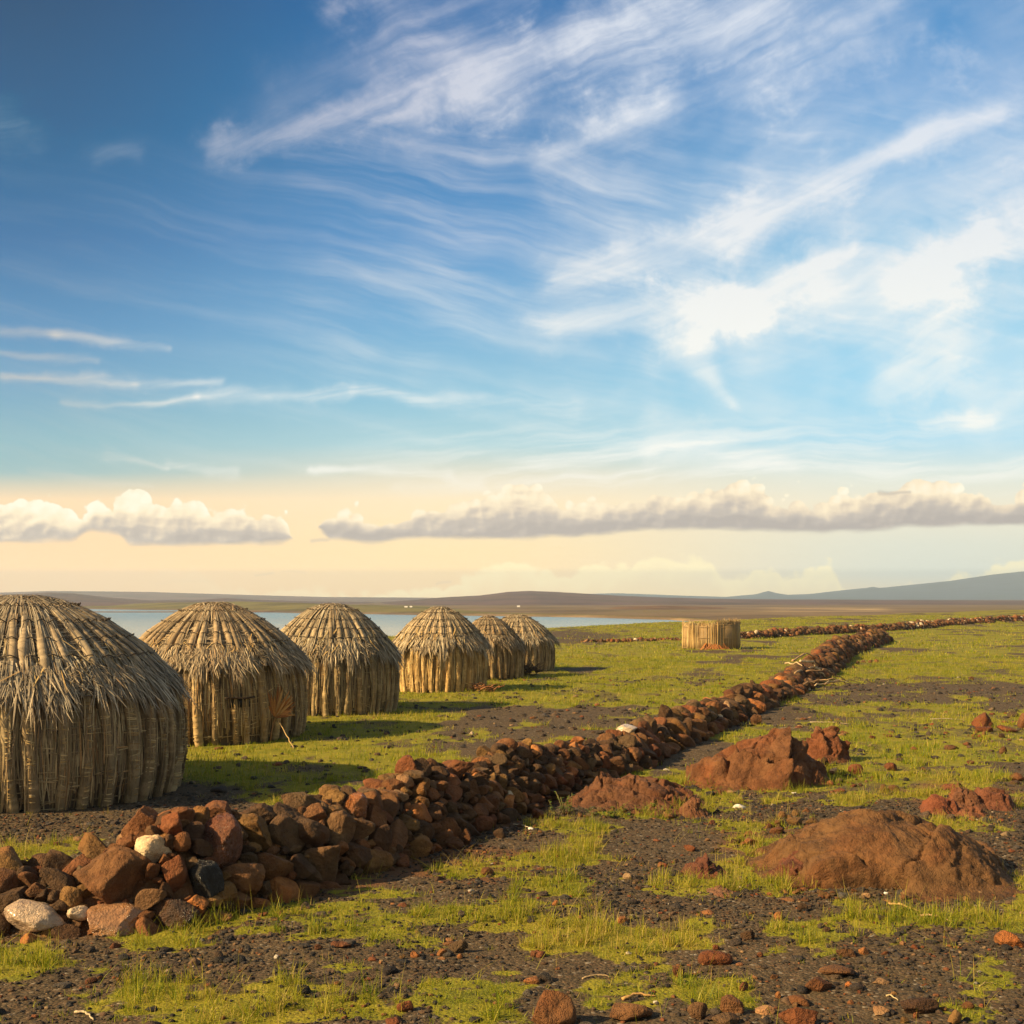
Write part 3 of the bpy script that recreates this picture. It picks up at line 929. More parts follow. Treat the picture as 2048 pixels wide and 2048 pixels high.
def make_hut(px, yc, rad, H, prof, nb, nr, seed, label, fine=1.0, tone=(1, 1, 1), wallkind='wall', skip=None, eave_k=1.0, lean=0.0):
    global TONE
    TONE = np.array(tone)
    g = np.random.default_rng(seed)
    xc = (px - 1024) / F * yc
    root = empty('thatched_hut', (xc, yc, 0.0), label, 'hut', 'thatched huts standing in a line')
    wc = Curve([(a * rad, b * H) for a, b in WALL_PROF])
    rc = Curve([(a * rad, b * H - (0.0)) for a, b in prof])
    tone = np.array(tone)
    face = -math.pi / 2                                        # the side towards the path
    # woven wall behind the bundles
    mb = MB()
    v, f, P_, S_ = lathe(wc, 110, 22, g, .02, .03)
    v[:, 2] -= 0.06 * (S_ < .01)
    mb.add(v, f4=f, c=np.array((.15, .105, .058)) * tone)
    n = int(3800 * fine)
    surf_strands(mb, wc, g, n, g.uniform(0, 2 * np.pi, n), g.uniform(0, wc.len * .7, n), g.uniform(.25, .75, n), .0085 if fine > .9 else .012, wallkind, .02, (-.02, .02), curl=.012)
    for hz in np.linspace(.1, .95, 5) * wc.len * .85:          # woven ties that run round the wall
        m = 260
        ph = np.linspace(0, 2 * np.pi, m)
        r, z, _, _ = wc.at(np.full(m, hz) + .03 * (fbm(ph * 6, ph * 0 + hz * 9, seed=seed) - .5))
        r = r + .006 + .022 * (vnoise(ph * 40, ph * 0, seed=seed + 3) - .4)
        tv, t3, t4 = tube_arrays(np.stack([r * np.cos(ph), r * np.sin(ph), z], -1), .007, 5, False)
        mb.add(tv, f4=t4, c=np.array((.40, .28, .13)) * tone * g.uniform(.6, 1.15))
    n = int(260 * fine)                                        # short loose cross straws
    ph0 = g.uniform(0, 2 * np.pi, n); k = np.linspace(0, 1, 4)[None, :]
    s0 = g.uniform(.02, wc.len * .8, n)[:, None] + g.normal(0, .03, (n, 1)) * k
    ph = ph0[:, None] + g.uniform(.05, .16, (n, 1)) * k
    r, z, _, _ = wc.at(s0)
    P = np.stack([(r + .012 + .02 * g.random((n, 1))) * np.cos(ph), (r + .012 + .02 * g.random((n, 1))) * np.sin(ph), z], -1)
    W = np.broadcast_to(np.array((0, 0, 1.0)), P.shape)
    v, f, m = strips(P, W, np.full((n, 4), .0045) * g.uniform(.6, 1.5, (n, 1)))
    mb.add(v, f4=f, c=np.repeat(straw_cols(n, g, wallkind), m, axis=0) * 1.15)
    wall = mb.build('wall', M_STRAW, root)
    # upright bundles of reeds, each its own part
    for b in range(nb):
        a = 2 * np.pi * (b + g.uniform(-.22, .22)) / nb + .07
        mb = MB()
        top = wc.len * g.uniform(.93, 1.0)
        if skip is not None and abs((a - skip[0] + np.pi) % (2 * np.pi) - np.pi) < skip[1]:
            top = skip[2] * g.uniform(.8, 1.05)
        ns = int(46 * max(fine, .5))
        s = np.linspace(-.02, top, ns)
        slant = g.normal(0, .035); sway = g.uniform(-.02, .02)
        ph = a + slant * (s / top - .5) + sway * np.sin(s * 3 + g.uniform(0, 6))
        r, z, tr, tz = wc.at(s)
        rb = g.uniform(.036, .058) * (rad / 1.5) ** .4
        low_th = 1 + .22 * sstep(.5, .0, s / top)
        rr = rb * low_th * (1 + .16 * (vnoise(s * 8, s * 0 + b * 3.7, seed=seed) - .5) + .05 * (vnoise(s * 34, s * 0 + b, seed=seed + 1) > .66))
        path = np.stack([(r + rb * .45) * np.cos(ph), (r + rb * .45) * np.sin(ph), z], -1)
        tv, t3, t4 = tube_arrays(path, rr, 7)
        base = np.array([(.32, .215, .10), (.26, .18, .085), (.36, .255, .12)][int(g.integers(0, 3))]) * (np.array((1.3, 1.2, .95)) if wallkind == 'fresh' else 1) * g.uniform(.85, 1.15)
        band = (vnoise(s * 34, s * 0 + b, seed=seed + 1) > .66) * .35 + .8 + .3 * vnoise(s * 5, s * 0 + b, seed=seed + 6)
        cc = np.vstack([np.repeat(base[None] * band[:, None], 7, axis=0), [base, base]]) * tone
        mb.add(tv, t3, t4, cc)
        n = int(85 * fine)
        surf_strands(mb, wc, g, n, a + slant * .0 + g.normal(0, .55 * rb / rad, n), g.uniform(-.02, top * .75, n), g.uniform(.2, .55, n), .0055 if fine > .9 else .009, wallkind, .012, (rb * .9, rb * 1.45), curl=.02)
        n = int(20 * fine)                                     # lashings wound round the bundle
        q = g.uniform(.02, top * .92, n); k = np.linspace(-1, 1, 4)[None, :]
        r, z, _, _ = wc.at(q[:, None] + g.normal(0, .012, (n, 1)) * k)
        ph = a + slant * (q[:, None] / top - .5) + k * rb * 1.05 / rad
        ro = r + rb * .45 + rb * 1.25 * np.sqrt(np.clip(1.08 - k ** 2, 0.02, 1))
        P = np.stack([ro * np.cos(ph), ro * np.sin(ph), z], -1)
        v, f, m = strips(P, np.broadcast_to(np.array((0, 0, 1.0)), P.shape), np.full((n, 4), .005))
        mb.add(v, f4=f, c=np.repeat(straw_cols(n, g, 'fresh'), m, axis=0))
        mb.build('reed_bundle', M_STRAW, root)
    # roof
    mb = MB()
    v, f, P_, S_ = lathe(rc, 120, 30, g, .02, .015)
    keep = rc.len * .90
    v[:, 2] -= 0
    mb.add(v, f4=f, c=np.array((.17, .13, .082)) * tone)
    n = int(2600 * fine)
    s0 = rc.len * np.sqrt(g.uniform(.004, .72, n))
    surf_strands(mb, rc, g, n, g.uniform(0, 2 * np.pi, n), s0, np.minimum(g.uniform(.15, .5, n), rc.len * .97 - s0), .0065 if fine > .9 else .0105, 'roof', .02, (-.012, .016), curl=.01)
    n = int(1500 * fine)                                       # straws tied across between the ribs
    ph0 = g.uniform(0, 2 * np.pi, n); k = np.linspace(0, 1, 4)[None, :]
    q = rc.len * np.sqrt(g.uniform(.01, .62, n))[:, None] + g.normal(0, .02, (n, 1)) * k
    r, z, _, _ = rc.at(q)
    span = g.uniform(.10, .26, (n, 1)) / np.maximum(r[:, :1], .12)
    ph = ph0[:, None] + span * k
    hh = .012 + .02 * g.random((n, 1))
    P = np.stack([r * np.cos(ph), r * np.sin(ph), z + hh], -1)
    v, f, m = strips(P, np.stack([np.cos(ph) * .7, np.sin(ph) * .7, -np.full_like(ph, .7)], -1), np.full((n, 4), .0045 if fine > .9 else .006) * g.uniform(.6, 1.5, (n, 1)))
    mb.add(v, f4=f, c=np.repeat(straw_cols(n, g, 'roof'), m, axis=0) * 1.12)
    n = int(500 * fine)                                        # tangled cap of loose straw
    ph0 = g.uniform(0, 2 * np.pi, n); r0 = rad * .27 * np.sqrt(g.random(n)); dr = g.uniform(0, 2 * np.pi, n); ln = g.uniform(.15, .42, n) * rad / 1.6
    k = np.linspace(-.5, .5, 4)[None, :]
    xx = (r0 * np.cos(ph0))[:, None] + (ln * np.cos(dr))[:, None] * k; yy_ = (r0 * np.sin(ph0))[:, None] + (ln * np.sin(dr))[:, None] * k
    zz = np.interp(np.hypot(xx, yy_), rc.r, rc.z) + g.uniform(.01, .055, (n, 1))
    P = np.stack([xx, yy_, zz], -1)
    W = np.broadcast_to(np.stack([-np.sin(dr), np.cos(dr), 0 * dr], -1)[:, None, :], P.shape)
    v, f, m = strips(P, W, np.full((n, 4), .007) * g.uniform(.6, 1.5, (n, 1)))
    mb.add(v, f4=f, c=np.repeat(straw_cols(n, g, 'roof'), m, axis=0) * 1.1)
    roof = mb.build('roof', M_STRAW, root)
    for b in range(nr):
        a = 2 * np.pi * (b + g.uniform(-.2, .2)) / nr + .02
        mb = MB()
        sa, sb = rc.len * g.uniform(.10, .20), rc.len * g.uniform(.84, .95)
        ns = int(52 * max(fine, .5))
        s = np.linspace(sa, sb, ns); q = (s - sa) / (sb - sa)
        ph = a + g.normal(0, .03) * q + .012 * np.sin(s * 5 + g.uniform(0, 6))
        r, z, tr, tz = rc.at(s)
        rb = g.uniform(.034, .050) * (rad / 1.5) ** .4
        rr = rb * np.clip(.50 + .85 * q, 0, 1.1) * (1 + .18 * (vnoise(s * 9, s * 0 + b * 2.3, seed=seed + 8) - .5) + .05 * (vnoise(s * 30, s * 0 + b, seed=seed + 9) > .66)) * (1 - .75 * sstep(.80, 1.0, q))
        rr = np.minimum(rr, np.maximum(r * np.pi / nr * 1.0, .018))
        path = np.stack([(r - tz * rr * .35) * np.cos(ph), (r - tz * rr * .35) * np.sin(ph), z + tr * rr * .45], -1)
        tv, t3, t4 = tube_arrays(path, rr, 7)
        base = np.array([(.30, .215, .12), (.25, .18, .10), (.34, .25, .14)][int(g.integers(0, 3))]) * g.uniform(.85, 1.15)
        band = (vnoise(s * 30, s * 0 + b, seed=seed + 9) > .66) * .35 + .8 + .3 * vnoise(s * 5, s * 0 + b, seed=seed + 6)
        mb.add(tv, t3, t4, np.vstack([np.repeat(base[None] * band[:, None], 7, axis=0), [base, base]]) * tone)
        n = int(64 * fine)
        s0 = g.uniform(sa, sb * .9, n)
        rl = np.maximum(rc.at(s0)[0], .1)
        surf_strands(mb, rc, g, n, a + g.normal(0, .5, n) * rb / rl, s0, np.minimum(g.uniform(.15, .5, n), rc.len * .97 - s0), .0055 if fine > .9 else .009, 'roof', .006, (rb * .75, rb * 1.25), curl=.008)
        mb.build('roof_bundle', M_STRAW, root)
    for q in (.30, .47, .62, .76):                             # dark ropes tied over the ribs
        m = 220
        ph = np.linspace(0, 2 * np.pi, m)
        r, z, tr, tz = rc.at(rc.len * (q + .035 * (fbm(ph * 1.7, ph * 0 + q * 7, seed=seed + 11) - .5)))
        o_ = .035 + .045 * np.clip(np.cos((ph - .02) * nr) * .5 + .5, 0, 1) + .012 * (vnoise(ph * 14, ph * 0, seed=seed) - .5)
        rb_ = (rad / 1.5) ** .4
        tv, t3, t4 = tube_arrays(np.stack([(r - tz * o_ * rb_) * np.cos(ph), (r - tz * o_ * rb_) * np.sin(ph), z + tr * o_ * rb_], -1), .0065, 4, False)
        mb = MB()
        mb.add(tv, f4=t4, c=(.075, .055, .035))
        mb.build('tie_rope', M_STRAW, root)
    mb = MB()                                                  # ragged fringe of the eave, in tufts under each bundle
    for layer, (q0, q1, l0, l1) in enumerate(((.74, .85, .12, .30), (.81, .92, .12, .32), (.86, .97, .10, .30))):
        n = int(1900 * fine)
        b = g.integers(0, nr, n)
        a = 2 * np.pi * b / nr + .02 + g.normal(0, .26, n) * 2 * np.pi / nr
        tl = (.92 + .38 * np.sin(b * 2.4 + layer) + .30 * np.sin(b * 5.1)) * eave_k
        surf_strands(mb, rc, g, n, a, rc.len * g.uniform(q0, q1, n), g.uniform(l0, l1, n) * tl, .0075 if fine > .9 else .012, 'roof', .04, (.0, .055), lift=.028, droop=.32, curl=.035)
    n = int(220 * fine)
    surf_strands(mb, rc, g, n, g.uniform(0, 2 * np.pi, n), rc.len * g.uniform(.6, .88, n), g.uniform(.15, .32, n), .0065 if fine > .9 else .01, 'fresh', .10, (.03, .06), lift=.03, droop=.2, curl=.04)
    mb.build('eave_fringe', M_STRAW, root)
    TONE = np.ones(3)
    root.scale = (1 + g.uniform(-.025, .025), 1 + g.uniform(-.03, .03), 1)
    root.rotation_euler = (g.normal(0, .012), lean, 0)
    return root, wc, rc


hut_near, wc1, rc1 = make_hut(36, 14.15, 1.75, 2.19, ROOF_ROUND, 42, 44, 101, 'largest thatched hut with a broad shaggy roof fringe, beside the near wall end', 1.35, eave_k=1.1, lean=.015, tone=(.95, .97, 1.03))
hut_door, wc2, rc2 = make_hut(431, 19.83, 1.36, 2.09, ROOF_CONE, 36, 38, 202, 'thatched hut with a small dark wall opening and an orange dry palm leaf against it', 1.0, tone=(1.0, .97, .95), lean=-.02, skip=(-math.pi / 2 + .49, .17, .54))
make_hut(662, 24.15, 1.225, 2.05, ROOF_ROUND, 36, 38, 303, 'round domed thatched hut between the palm leaf hut and the golden walled hut', .8, tone=(.92, .93, .94), lean=.02)
make_hut(880, 29.45, 1.04, 1.95, ROOF_CONE, 36, 34, 404, 'hut with bright golden straw walls under a grey thatched cap', .65, wallkind='fresh')
make_hut(980, 34.1, .88, 1.66, ROOF_ROUND, 28, 28, 505, 'small thatched hut half hidden behind the golden walled hut, dark brush at its foot', .5, tone=(.84, .80, .76), lean=-.03)
make_hut(1034, 37.7, 1.10, 1.65, ROOF_CONE, 32, 32, 606, 'low wide thatched hut standing last in the line, nearest the lake edge', .5)

# second hut's opening: a near-black block, inner shade put into its colour; with lintel
oc = hut_door
mb = MB()
for k in range(2):
    pass
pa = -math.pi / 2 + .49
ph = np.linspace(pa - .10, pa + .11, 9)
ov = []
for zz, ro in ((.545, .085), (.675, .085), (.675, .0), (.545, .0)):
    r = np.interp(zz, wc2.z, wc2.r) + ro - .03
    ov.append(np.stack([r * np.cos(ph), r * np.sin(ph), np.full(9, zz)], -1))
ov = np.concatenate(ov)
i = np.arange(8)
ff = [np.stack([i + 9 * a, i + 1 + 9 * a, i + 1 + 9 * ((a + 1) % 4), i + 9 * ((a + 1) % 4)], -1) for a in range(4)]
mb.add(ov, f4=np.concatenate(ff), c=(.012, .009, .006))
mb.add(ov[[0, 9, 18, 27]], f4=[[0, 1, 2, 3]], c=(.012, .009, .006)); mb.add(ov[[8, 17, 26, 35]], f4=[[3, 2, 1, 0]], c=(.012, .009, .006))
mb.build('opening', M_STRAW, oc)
mb = MB()
ph = np.linspace(pa - .15, pa + .16, 12)
r = np.interp(.69, wc2.z, wc2.r) + .075
tv, t3, t4 = tube_arrays(np.stack([r * np.cos(ph), r * np.sin(ph), .69 + .01 * np.sin(ph * 20)], -1), .016, 6)
mb.add(tv, t3, t4, (.06, .035, .02))
mb.build('lintel', M_STRAW, oc)


# ------------------------------------------------------------------ roofless reed enclosure
def make_enclosure():
    global TONE
    TONE = np.array((.86, .88, .95))
    g = np.random.default_rng(88)
    yc = 52.9; xc = (1423 - 1024) / F * yc
    root = empty('reed_enclosure', (xc, yc, 0), 'roofless round enclosure of upright reeds standing alone on the grass', 'enclosure')
    rad, H = 1.19, 1.2
    for part, (a0, a1, h0) in (('reed_wall', (math.pi * .35, math.pi * 1.48, 1.13)), ('reed_screen', (-math.pi * .53, math.pi * .36, 1.20))):
        mb = MB()
        n = int(330 * (a1 - a0) / 3)
        a = np.linspace(a0, a1, n) + g.normal(0, .008, n)
        for q in a:
            h = h0 * g.uniform(.90, 1.02) + (g.uniform(.02, .12) if g.random() < .12 else 0)
            ro = rad + g.normal(0, .015) + .03 * math.sin(q * 7)
            tl = g.normal(0, .02)
            p = np.stack([np.full(4, ro) * np.cos(q + tl * np.linspace(0, 1, 4)), np.full(4, ro) * np.sin(q + tl * np.linspace(0, 1, 4)), np.linspace(-.05, h, 4)], -1)
            p[1:, :2] *= 1 + g.normal(0, .006, (3, 1))
            tv, t3, t4 = tube_arrays(p, np.array((.013, .014, .012, .006)) * g.uniform(.8, 1.5), 4)
            mb.add(tv, t3, t4, straw_cols(1, g, 'fresh')[0] * g.uniform(.8, 1.15))
        ph = np.linspace(a0, a1, 60)
        for zz in (.06, .5, .95):
            for s_ in (.03, -.03):
                tv, t3, t4 = tube_arrays(np.stack([(rad + s_) * np.cos(ph), (rad + s_) * np.sin(ph), np.full(60, zz)], -1), .008, 5)
                mb.add(tv, t3, t4, (.34, .23, .11))
        # backing mat of leaves, with thickness
        m = 80
        ph = np.linspace(a0, a1, m)
        rows = [np.stack([r_ * np.cos(ph), r_ * np.sin(ph), np.full(m, z_)], -1) for r_, z_ in ((rad + .004, -.03), (rad + .004, h0 * .88), (rad - .03, h0 * .88), (rad - .03, -.03))]
        i = np.arange(m - 1)
        mb.add(np.concatenate(rows), f4=np.concatenate([np.stack([i + m * k, i + 1 + m * k, i + 1 + m * ((k + 1) % 4), i + m * ((k + 1) % 4)], -1) for k in range(4)]), c=(.26, .17, .075))
        mb.build(part, M_STRAW, root)
    mb = MB()                                                 # shaggy tops of the screen
    n = 260
    a = g.uniform(-math.pi * .5, math.pi * .33, n)
    k = np.linspace(0, 1, 4)[None, :]
    ro = rad + g.normal(0, .03, (n, 1)) + g.normal(0, .05, (n, 1)) * k ** 2
    ph = a[:, None] + g.normal(0, .06, (n, 1)) * k
    P = np.stack([ro * np.cos(ph), ro * np.sin(ph), 1.08 + g.uniform(.08, .26, (n, 1)) * k], -1)
    v, f, m = strips(P, np.stack([-np.sin(ph), np.cos(ph), 0 * ph], -1), np.full((n, 4), .014) * np.array([1, 1, .7, .2]))
    mb.add(v, f4=f, c=np.repeat(straw_cols(n, g, 'wall'), m, axis=0))
    mb.build('reed_tops', M_STRAW, root)
    mb = MB()
    n = 160                                                   # rusty litter heaped at the foot
    ph = g.normal(-math.pi * .53, .16, n)[:, None]; k = np.linspace(0, 1, 4)[None, :]
    P = np.stack([(rad + .03 + .25 * k * g.random((n, 1))) * np.cos(ph + g.normal(0, .1, (n, 1)) * k), (rad + .03 + .25 * k * g.random((n, 1))) * np.sin(ph + g.normal(0, .1, (n, 1)) * k), g.uniform(.0, .28, (n, 1)) * (1 - k) + .02], -1)
    v, f, m = strips(P, np.stack([-np.sin(ph + 0 * k), np.cos(ph + 0 * k), 0 * ph + 0 * k], -1), np.full((n, 4), .016))
    mb.add(v, f4=f, c=np.repeat(straw_cols(n, g, 'fresh') * np.array((.8, .45, .3)), m, axis=0))
    mb.build('fallen_leaves', M_STRAW, root)


make_enclosure()
TONE = np.ones(3)


# ------------------------------------------------------------------ dry palm leaf, sticks, brush
def palm_leaf():
    g = np.random.default_rng(12)
    px, py = 556, 1392
    # stands against the wall of the second hut
    ax, ay = hut_door.location.x, hut_door.location.y
    ang = -math.pi / 2 + .92
    bx, by = ax + 1.42 * math.cos(ang), ay + 1.42 * math.sin(ang)
    root = empty('palm_leaf', (bx, by, 0), 'dry orange fan palm leaf propped against a thatched hut wall', 'palm leaf')
    mb = MB()
    stem = np.array([(-.06, -.08, .0), (-.05, -.06, .14), (-.02, -.03, .30), (.0, 0, .36)]) + np.array((0, -.02, 0))
    tv, t3, t4 = tube_arrays(stem, np.array((.014, .012, .012, .010)), 5)
    mb.add(tv, t3, t4, (.34, .17, .06))
    mb.build('stalk', M_STRAW, root)
    n = 34
    a = np.linspace(-.45, 1.35, n) + g.normal(0, .05, n)
    k = np.linspace(0, 1, 5)[None, :]
    ln = g.uniform(.30, .52, (n, 1)) * np.interp(a, [-.45, .2, 1.35], [.9, 1.1, .62])[:, None]
    P = np.stack([np.sin(a)[:, None] * ln * k, -.02 - .10 * k * g.random((n, 1)), .36 + np.cos(a)[:, None] * ln * k - .05 * k ** 2 * np.abs(np.sin(a))[:, None]], -1)
    W = np.broadcast_to(np.stack([np.cos(a), g.normal(0, .5, n), -np.sin(a)], -1)[:, None, :], P.shape)
    v, f, m = strips(P, W, np.array([.006, .020, .019, .013, .002])[None, :] * np.ones((n, 1)))
    mb = MB()
    c = np.array([(.34, .13, .035), (.42, .19, .06), (.26, .09, .025), (.46, .26, .10)])[g.integers(0, 4, n)]
    mb.add(v, f4=f, c=np.repeat(c, m, axis=0))
    mb.build('leaf_blade', M_STRAW, root)


palm_leaf()


def stick(name, pts, r, col, label, cat='stick', group=None, wob=.01, seed=0):
    g = np.random.default_rng(seed)
    p = np.array(pts, float)
    q = np.linspace(0, len(p) - 1, 14)
    path = np.stack([np.interp(q, np.arange(len(p)), p[:, i]) for i in range(3)], -1)
    path[1:-1] += g.normal(0, wob, (12, 3)) * np.array((1, 1, .5))
    tv, t3, t4 = tube_arrays(path, np.linspace(r, r * .45, 14) * g.uniform(.85, 1.15, 14), 6)
    mb = MB(); mb.add(tv, t3, t4, np.array(col) * g.uniform(.8, 1.15, (len(tv), 1)))
    o = mb.build(name, M_STRAW, None)
    c = path[0].copy()
    o.data.transform(Matrix.Translation((-c[0], -c[1], -c[2]))); o.location = c
    return tag(o, label, cat, group)


def gp(px, py, h=0.0):
    x, y = G(px, py)
    return (x, y, float(gz_at(np.array(x), np.array(y))) + h)


a1 = hut_door.location
stick('pole', [gp(588, 1496), (a1.x + 1.42 * math.cos(-.65), a1.y + 1.42 * math.sin(-.65), .38)], .009, (.42, .27, .11), 'thin straight pole leaning on the hut wall below the dry palm leaf', 'pole', seed=3, wob=.003)
stick('pole', [(a1.x + 1.46 * math.cos(-.52), a1.y + 1.46 * math.sin(-.52), .72), (a1.x + 1.36 * math.cos(-.66), a1.y + 1.36 * math.sin(-.66), 1.12)], .009, (.46, .32, .15), 'pale pole slanting down from the roof fringe above the dry palm leaf', 'pole', seed=4, wob=.003)
BR = [((1590, 1374), (1665, 1352), .10, .03), ((1612, 1370), (1690, 1366), .16, .025), ((1600, 1365), (1650, 1362), .20, .04), ((1620, 1378), (1700, 1374), .05, .02), ((1605, 1381), (1672, 1378), .04, .022), ((1630, 1384), (1710, 1372), .03, .018),
      ((1585, 1360), (1640, 1350), .26, .03), ((1650, 1382), (1720, 1370), .03, .015), ((1570, 1358), (1625, 1368), .28, .022)]
BRL = ['thick dead branch lying highest in the tangle on the rubble wall', 'long bare branch stretched level across the tangle of sticks', 'stout peeled branch in the middle of the wall tangle', 'crooked branch trailing from the tangle onto the grass', 'pale forked looking branch low in front of the tangle',
       'longest thin branch reaching out over the ground from the wall', 'weathered branch propped against the farther wall stones', 'thin twig branch lying at the outer tip of the tangle', 'dark slanting branch at the near edge of the tangle']
for i, ((ax_, ay_), (bx_, by_), h, r) in enumerate(BR):
    h += .14
    p, q = gp(ax_, ay_), gp(bx_, by_)
    m = tuple((u + v) / 2 for u, v in zip(p, q))
    stick('dead_branch', [(p[0], p[1], p[2] + h), (m[0], m[1] + .1 * (-1) ** i, m[2] + h + .07), (q[0], q[1], q[2] + .03 + h * .3)], r, ((.42, .26, .12), (.30, .17, .08), (.50, .36, .20))[i % 3], BRL[i], 'branch', 'dead branches tangled on the wall', .03, 60 + i)
STK = [((1027, 1645), (1066, 1657), .006, (.50, .42, .30), 'bleached straight stick beside the foot of the rubble wall'), ((1768, 1806), (1840, 1823), .010, (.45, .27, .10), 'dry yellow cane lying across the big grass tuft'),
       ((1840, 1832), (1902, 1845), .010, (.50, .32, .16), 'short pinkish cane end beside the big grass tuft'), ((1828, 1762), (1868, 1780), .006, (.40, .26, .12), 'thin stick lying at the foot of the big brown outcrop'),
       ((1772, 1994), (1796, 2004), .006, (.50, .38, .2), 'short straw coloured stick near the brown slab'), ((1245, 2002), (1312, 1996), .010, (.48, .27, .09), 'curved dry stalk in front of the tall grass tuft'),
       ((1165, 1962), (1222, 1957), .006, (.45, .30, .15), 'thin dry stalk on bare gravel'), ((1545, 1460), (1600, 1458), .010, (.45, .33, .2), 'pale dry stalk on dark gravel beyond the red mound'), ((1620, 1446), (1700, 1449), .008, (.5, .38, .25), 'long pale stalk lying alone beyond the twin boulders'),
       ((1860, 1440), (1925, 1441), .008, (.48, .38, .26), 'thin pale stalk on dark gravel near the boxy red stone'), ((150, 2030), (187, 2046), .008, (.45, .34, .2), 'curved pale stalk on bare dark soil near the frame bottom'), ((1958, 1972), (1996, 1966), .004, (.4, .3, .1), 'bent straw beside the thick grass tuft')]
for i, (p, q, r, c, lb) in enumerate(STK):
    p, q = gp(*p, r * .5), gp(*q, r * .5)
    m = ((p[0] + q[0]) / 2, (p[1] + q[1]) / 2 + .03, (p[2] + q[2]) / 2 + r * 1.5)
    stick('dry_stalk', [p, m, q], r, c, lb, 'stalk', None, .004, 90 + i)


def brush(px, py, label, w, h, n, seed, col):
    g = np.random.default_rng(seed)
    x, y, z = gp(px, py)
    mb = MB()
    for i in range(n):
        a = g.uniform(0, 2 * np.pi); l = g.uniform(.5, 1) * w
        p0 = np.array((g.normal(0, w * .3), g.normal(0, w * .15), g.uniform(0, h * .5)))
        p1 = p0 + np.array((l * math.cos(a), l * .5 * math.sin(a), g.uniform(-.1, .6) * h)); p1[2] = max(p1[2], .01)
        tv, t3, t4 = tube_arrays(np.stack([p0, (p0 + p1) / 2 + g.normal(0, .04, 3), p1]), np.array((.014, .011, .004)), 4)
        mb.add(tv, t3, t4, np.array(col) * g.uniform(.6, 1.4))
    o = mb.build('brushwood', M_STRAW, None, (x, y, z))
    tag(o, label, 'brush')


brush(1052, 1352, 'dark tangled brushwood at the foot of the small hut', .45, .55, 90, 5, (.11, .06, .03))
brush(968, 1385, 'low rusty brushwood beside the golden walled hut', .35, .22, 50, 6, (.26, .11, .04))

# a few plants with broader leaves
def weed(px, py, label, w, h, n, seed, col=(.10, .15, .02)):
    g = np.random.default_rng(seed)
    x, y, z = gp(px, py)
    root = empty('leafy_weed', (x, y, z), label, 'weed')
    mb, ms = MB(), MB()
    for i in range(n):
        b = np.array((g.normal(0, w * .4), g.normal(0, w * .25), 0.0)); top = b + np.array((g.normal(0, .05), g.normal(0, .05), h * g.uniform(.4, 1)))
        tv, t3, t4 = tube_arrays(np.stack([b, (b + top) / 2 + g.normal(0, .012, 3), top]), .004, 4)
        ms.add(tv, t3, t4, (.13, .11, .03))
        for q in range(7):
            t = g.uniform(.25, 1); a = g.uniform(0, 2 * np.pi); l = g.uniform(.025, .05)
            c0 = b + (top - b) * t
            d = np.array((math.cos(a), math.sin(a), g.uniform(.1, .8))); d /= np.linalg.norm(d)
            s = np.cross(d, (0, 0, 1.0)); s /= np.linalg.norm(s)
            v = np.array([c0, c0 + d * l * .5 + s * l * .32, c0 + d * l + np.array((0, 0, -.006)), c0 + d * l * .5 - s * l * .32])
            mb.add(v, f4=[[0, 1, 2, 3]], c=np.array(col) * g.uniform(.6, 1.6))
    ms.build('stem', M_STRAW, root)
    mb.build('leaves', M_GRASS, root)


weed(1130, 1626, 'bushy green weed growing at the foot of the rubble wall', .16, .22, 14, 21)
weed(1285, 1622, 'broad leaved green weed in front of the low red ledge', .28, .11, 18, 22, (.16, .20, .02))
weed(1215, 1632, 'darker green weed patch between the wall and the low red ledge', .18, .08, 12, 23, (.09, .14, .015))

# small white scraps
def scrap(px, py, w, h, label, seed):
    v, f = ICO[2]
    g = np.random.default_rng(seed)
    x, y, z = gp(px, py)
    s = w / F * y / 2
    vv = v * np.array((s, s * .6, h / F * y / 2)) * (1 + .35 * (fbm(v[:, 0] * 2.2 + seed, v[:, 1] * 2.2, v[:, 2] * 2.2, seed=seed) - .5)[:, None] * 2)
    vv[:, 2] += .35 * s * np.sin(vv[:, 0] / s * 3 + seed) * .3
    o = link('bone_scrap', mesh('bone_scrap', vv, [f], M_BONE), None, (x, y, z + h / F * y * .3))
    tag(o, label, 'bone')


M_BONE, nt_b, p_b = material('bleached_bone')
nb_ = nnoise(nt_b, geo_pos(nt_b), 40, 4, .6)
nt_b.links.new(nmix(nt_b, nb_.smooth(.4, .65), (.72, .66, .56), (.5, .42, .32)), p_b.inputs['Base Color'])
p_b.inputs['Roughness'].default_value = .8
scrap(1478, 1614, 26, 9, 'flat white bone scrap on dark gravel before the red mound', 2)
scrap(1062, 1658, 12, 7, 'tiny white scrap at the tip of the bleached stick', 3)
scrap(1772, 1787, 9, 6, 'tiny white chip at the front foot of the big brown outcrop', 4)
scrap(1588, 1588, 10, 3, 'thin white flake on gravel below the red mound', 5)
scrap(1408, 1405, 10, 6, 'small white chip beside the round lone stone past the wall', 6)


